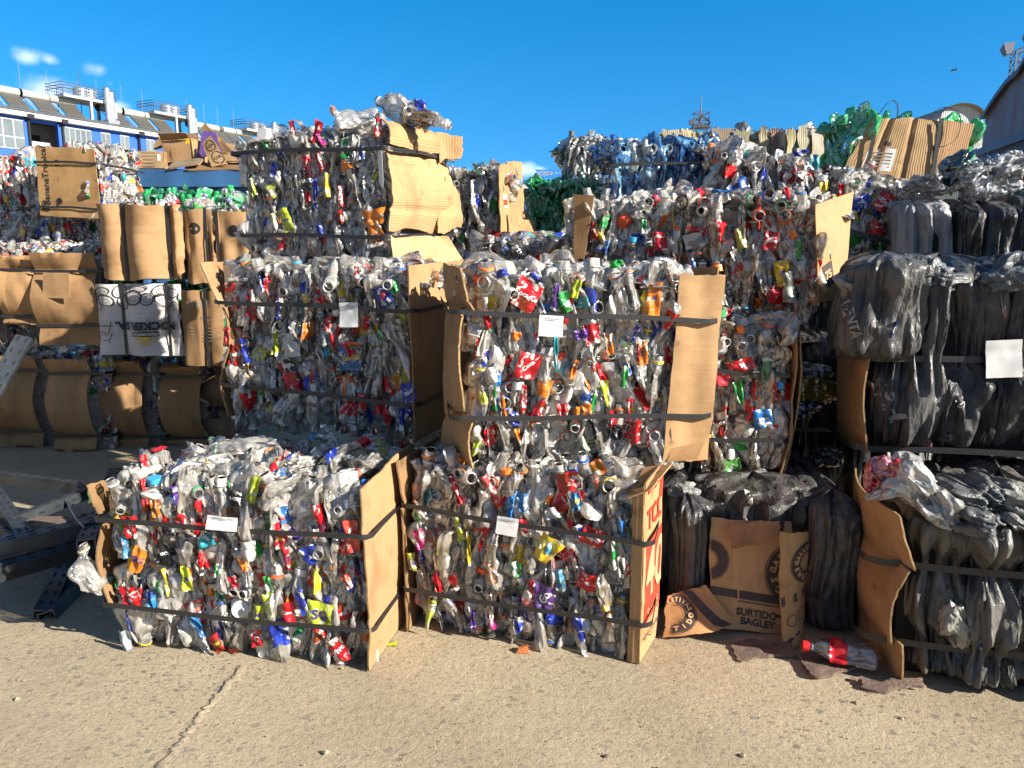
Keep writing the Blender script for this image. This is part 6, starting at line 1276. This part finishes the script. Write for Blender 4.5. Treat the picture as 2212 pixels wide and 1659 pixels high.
rack('long slotted steel beam lying level across the left picture edge', [(gz(-60, 1180, .30), gz(240, 1112, .30), .085, .07, Z), (gz(-60, 1235, .22), gz(250, 1150, .22), .06, .08, (0, -.5, 1))])
rack('bent steel frame with a pointed corner behind the long beam', [(gz(-60, 1012, .26), gz(160, 1040, .26), .05, .07, Z), (gz(158, 1040, .26), gz(184, 1056, .26), .05, .07, Z), (gz(184, 1056, .26), gz(20, 1118, .24), .04, .06, Z)], 'steel_rack')
rack('dark slotted upright with a forked end pointing at the viewer', [(gz(92, 1318, .035), gz(192, 1110, .14), .075, .05, (.3, -.2, 1)), (gz(96, 1322, .03), gz(250, 1165, .05), .075, .05, (-.3, -.3, 1))], 'rack_upright')
rack('slotted cross piece running back under the bottle bale', [(gz(185, 1165, .285), gz(250, 1010, .285), .08, .05, Z)], 'steel_channel')
rack('round ended steel post slanting under the beam', [(gz(-30, 1030, .30), gz(75, 1180, .20), .07, .06, Z), (gz(-40, 1120, .2), gz(60, 1165, .2), .04, .05, Z)], 'rack_post')
pa, pb = at(-30, 870, 4.6), at(52, 726, 4.9); pa = pb + (pa-pb)*((pb.z-.02)/(pb.z-pa.z))
o_ = rack('pale angle post leaning up at the left picture edge', [(pa, pb, .10, .03, (.2, -.9, .3))], 'angle_post')
MB().box((-2.75, 3.75, .0), (-2.2, 3.95, .20)).build('support_block', M['wood']) ; tag(bpy.data.objects['support_block'], 'worn block holding up the long steel beam', 'block')
# ------------------------------------------------------------------ loose things
def loose_bottle(label, c, ax, i=None, scale=1., color=CLEAR[0], lab=None, ring=None, cap=None, spin=0., cr=None, text=None):
    t = thing('plastic_bottle', label, 'bottle', c); m = rot_of(ax, spin).to_4x4() @ Matrix.Scale(scale, 4)
    if cr is None:
        p = PROTO[i]; o = link('bottle_body', p['body'], t, color)
        o.matrix_local = m
        if lab: link('label', p['lab'], o, lab)
        if ring: link('neck_ring', p['ring'], o, ring)
    else:
        pr = resample(40); v, f, uv = lathe(cr, pr, 40); o = link('bottle_body', mesh_np('bottle_body', v, f, [M['clear_pet']], uv=uv), t, color); o.matrix_local = m
        lp = np.stack([np.linspace(.45, .67, 10), np.full(10, .995)], 1); v, f, uv = lathe(cr, lp, 36, .002); o2 = link('label', mesh_np('label', v, f, [M['cola_red']]), o)
        tv, tf = text2d('Coca-Cola', .06, .0018); tv = tv @ np.array([[1, 0], [.2, 1]])
        th = -tv[:, 1]/cr.R + R(60); tt = .56 + tv[:, 0]/cr.L*.42; P = cr(tt, np.full(len(tt), 1.0), th, .0034); link('label_lettering', mesh_np('label_lettering', P, tf, [M['ink_white']]), o2)
        cp = np.array([(.925, .36), (.925, .47), (1.01, .47), (1.015, .43), (1.015, .0)]); v, f, _ = lathe(cr, cp, 20); link('bottle_cap', mesh_np('bottle_cap', v, f, [M['cap']], smooth=False), o, (.6, .02, .02))
    return t
M['cola_red'] = simple('cola_label', (.6, .012, .02), .35, .1, 20)
cr = Crush(901, .40, .058, .85, .004, .006, 1.); cr.tw = 0
loose_bottle('cola bottle with a red label lying on the ground beside the right film bale', on_ground(1815, 1408, .062), (-.93, .22, .06), scale=.78, cr=cr, color=(.9, .86, .84), spin=.9)
loose_bottle('torn clear bottle poking out at the left end of the lower left bale', at(205, 1232, 2.95), (-.32, -.15, 1), 6, .95, (.95, .95, .93), None, (.62, .55, .3), spin=1.)
o = MB(); g = random.Random(3); vs = [Vector((a*g.uniform(.8, 1.1), b_*g.uniform(.8, 1.1), c*g.uniform(.8, 1.1))) for a, b_, c in ((-.03, -.012, 0), (.028, -.014, 0), (.03, .015, 0), (-.02, .017, 0), (-.012, -.008, .022), (.026, -.008, .03), (.024, .01, .028), (-.01, .012, .02))]
o.add([q_[:] for q_ in vs], [(3, 2, 1, 0), (4, 5, 6, 7), (0, 1, 5, 4), (1, 2, 6, 5), (2, 3, 7, 6), (3, 0, 4, 7)]); o = o.build('brick_chip', M['brick']); o.location = on_ground(1128, 1408); tag(o, 'bright orange brick chip on the dusty ground before the middle bale', 'brick')
o = sheet('plastic_scrap', None, [(-.03, -.01, .003), (.03, -.01, .003), (.025, .012, .012), (-.03, .012, .006)], [M['scrap'], M['scrap']], LIM, 6, 6, .001, .006, 7, jag=.01); o.location = on_ground(843, 1392); tag(o, 'lime plastic scrap on the ground at the cardboard corner of the lower left bale', 'litter')
o = sheet('leaf', None, [(-.03, 0, .0), (.03, 0, .0), (.035, .02, .09), (-.035, .02, .09)], [M['leaf'], M['leaf']], LIM, 8, 8, .001, .006, 9, jag=.012); o.location = gz(203, 1090, .26); tag(o, 'single green leaf resting against the steel frame', 'leaf')
o = MB().tube([(0, 0, 0), (-.03, -.01, .05), (-.06, 0, .1), (-.075, .01, .13)], .004, 6).build('twig', M['frame_white']); o.location = gz(182, 1140, .305); tag(o, 'pale bent wire tie sticking up from the steel beam', 'wire')
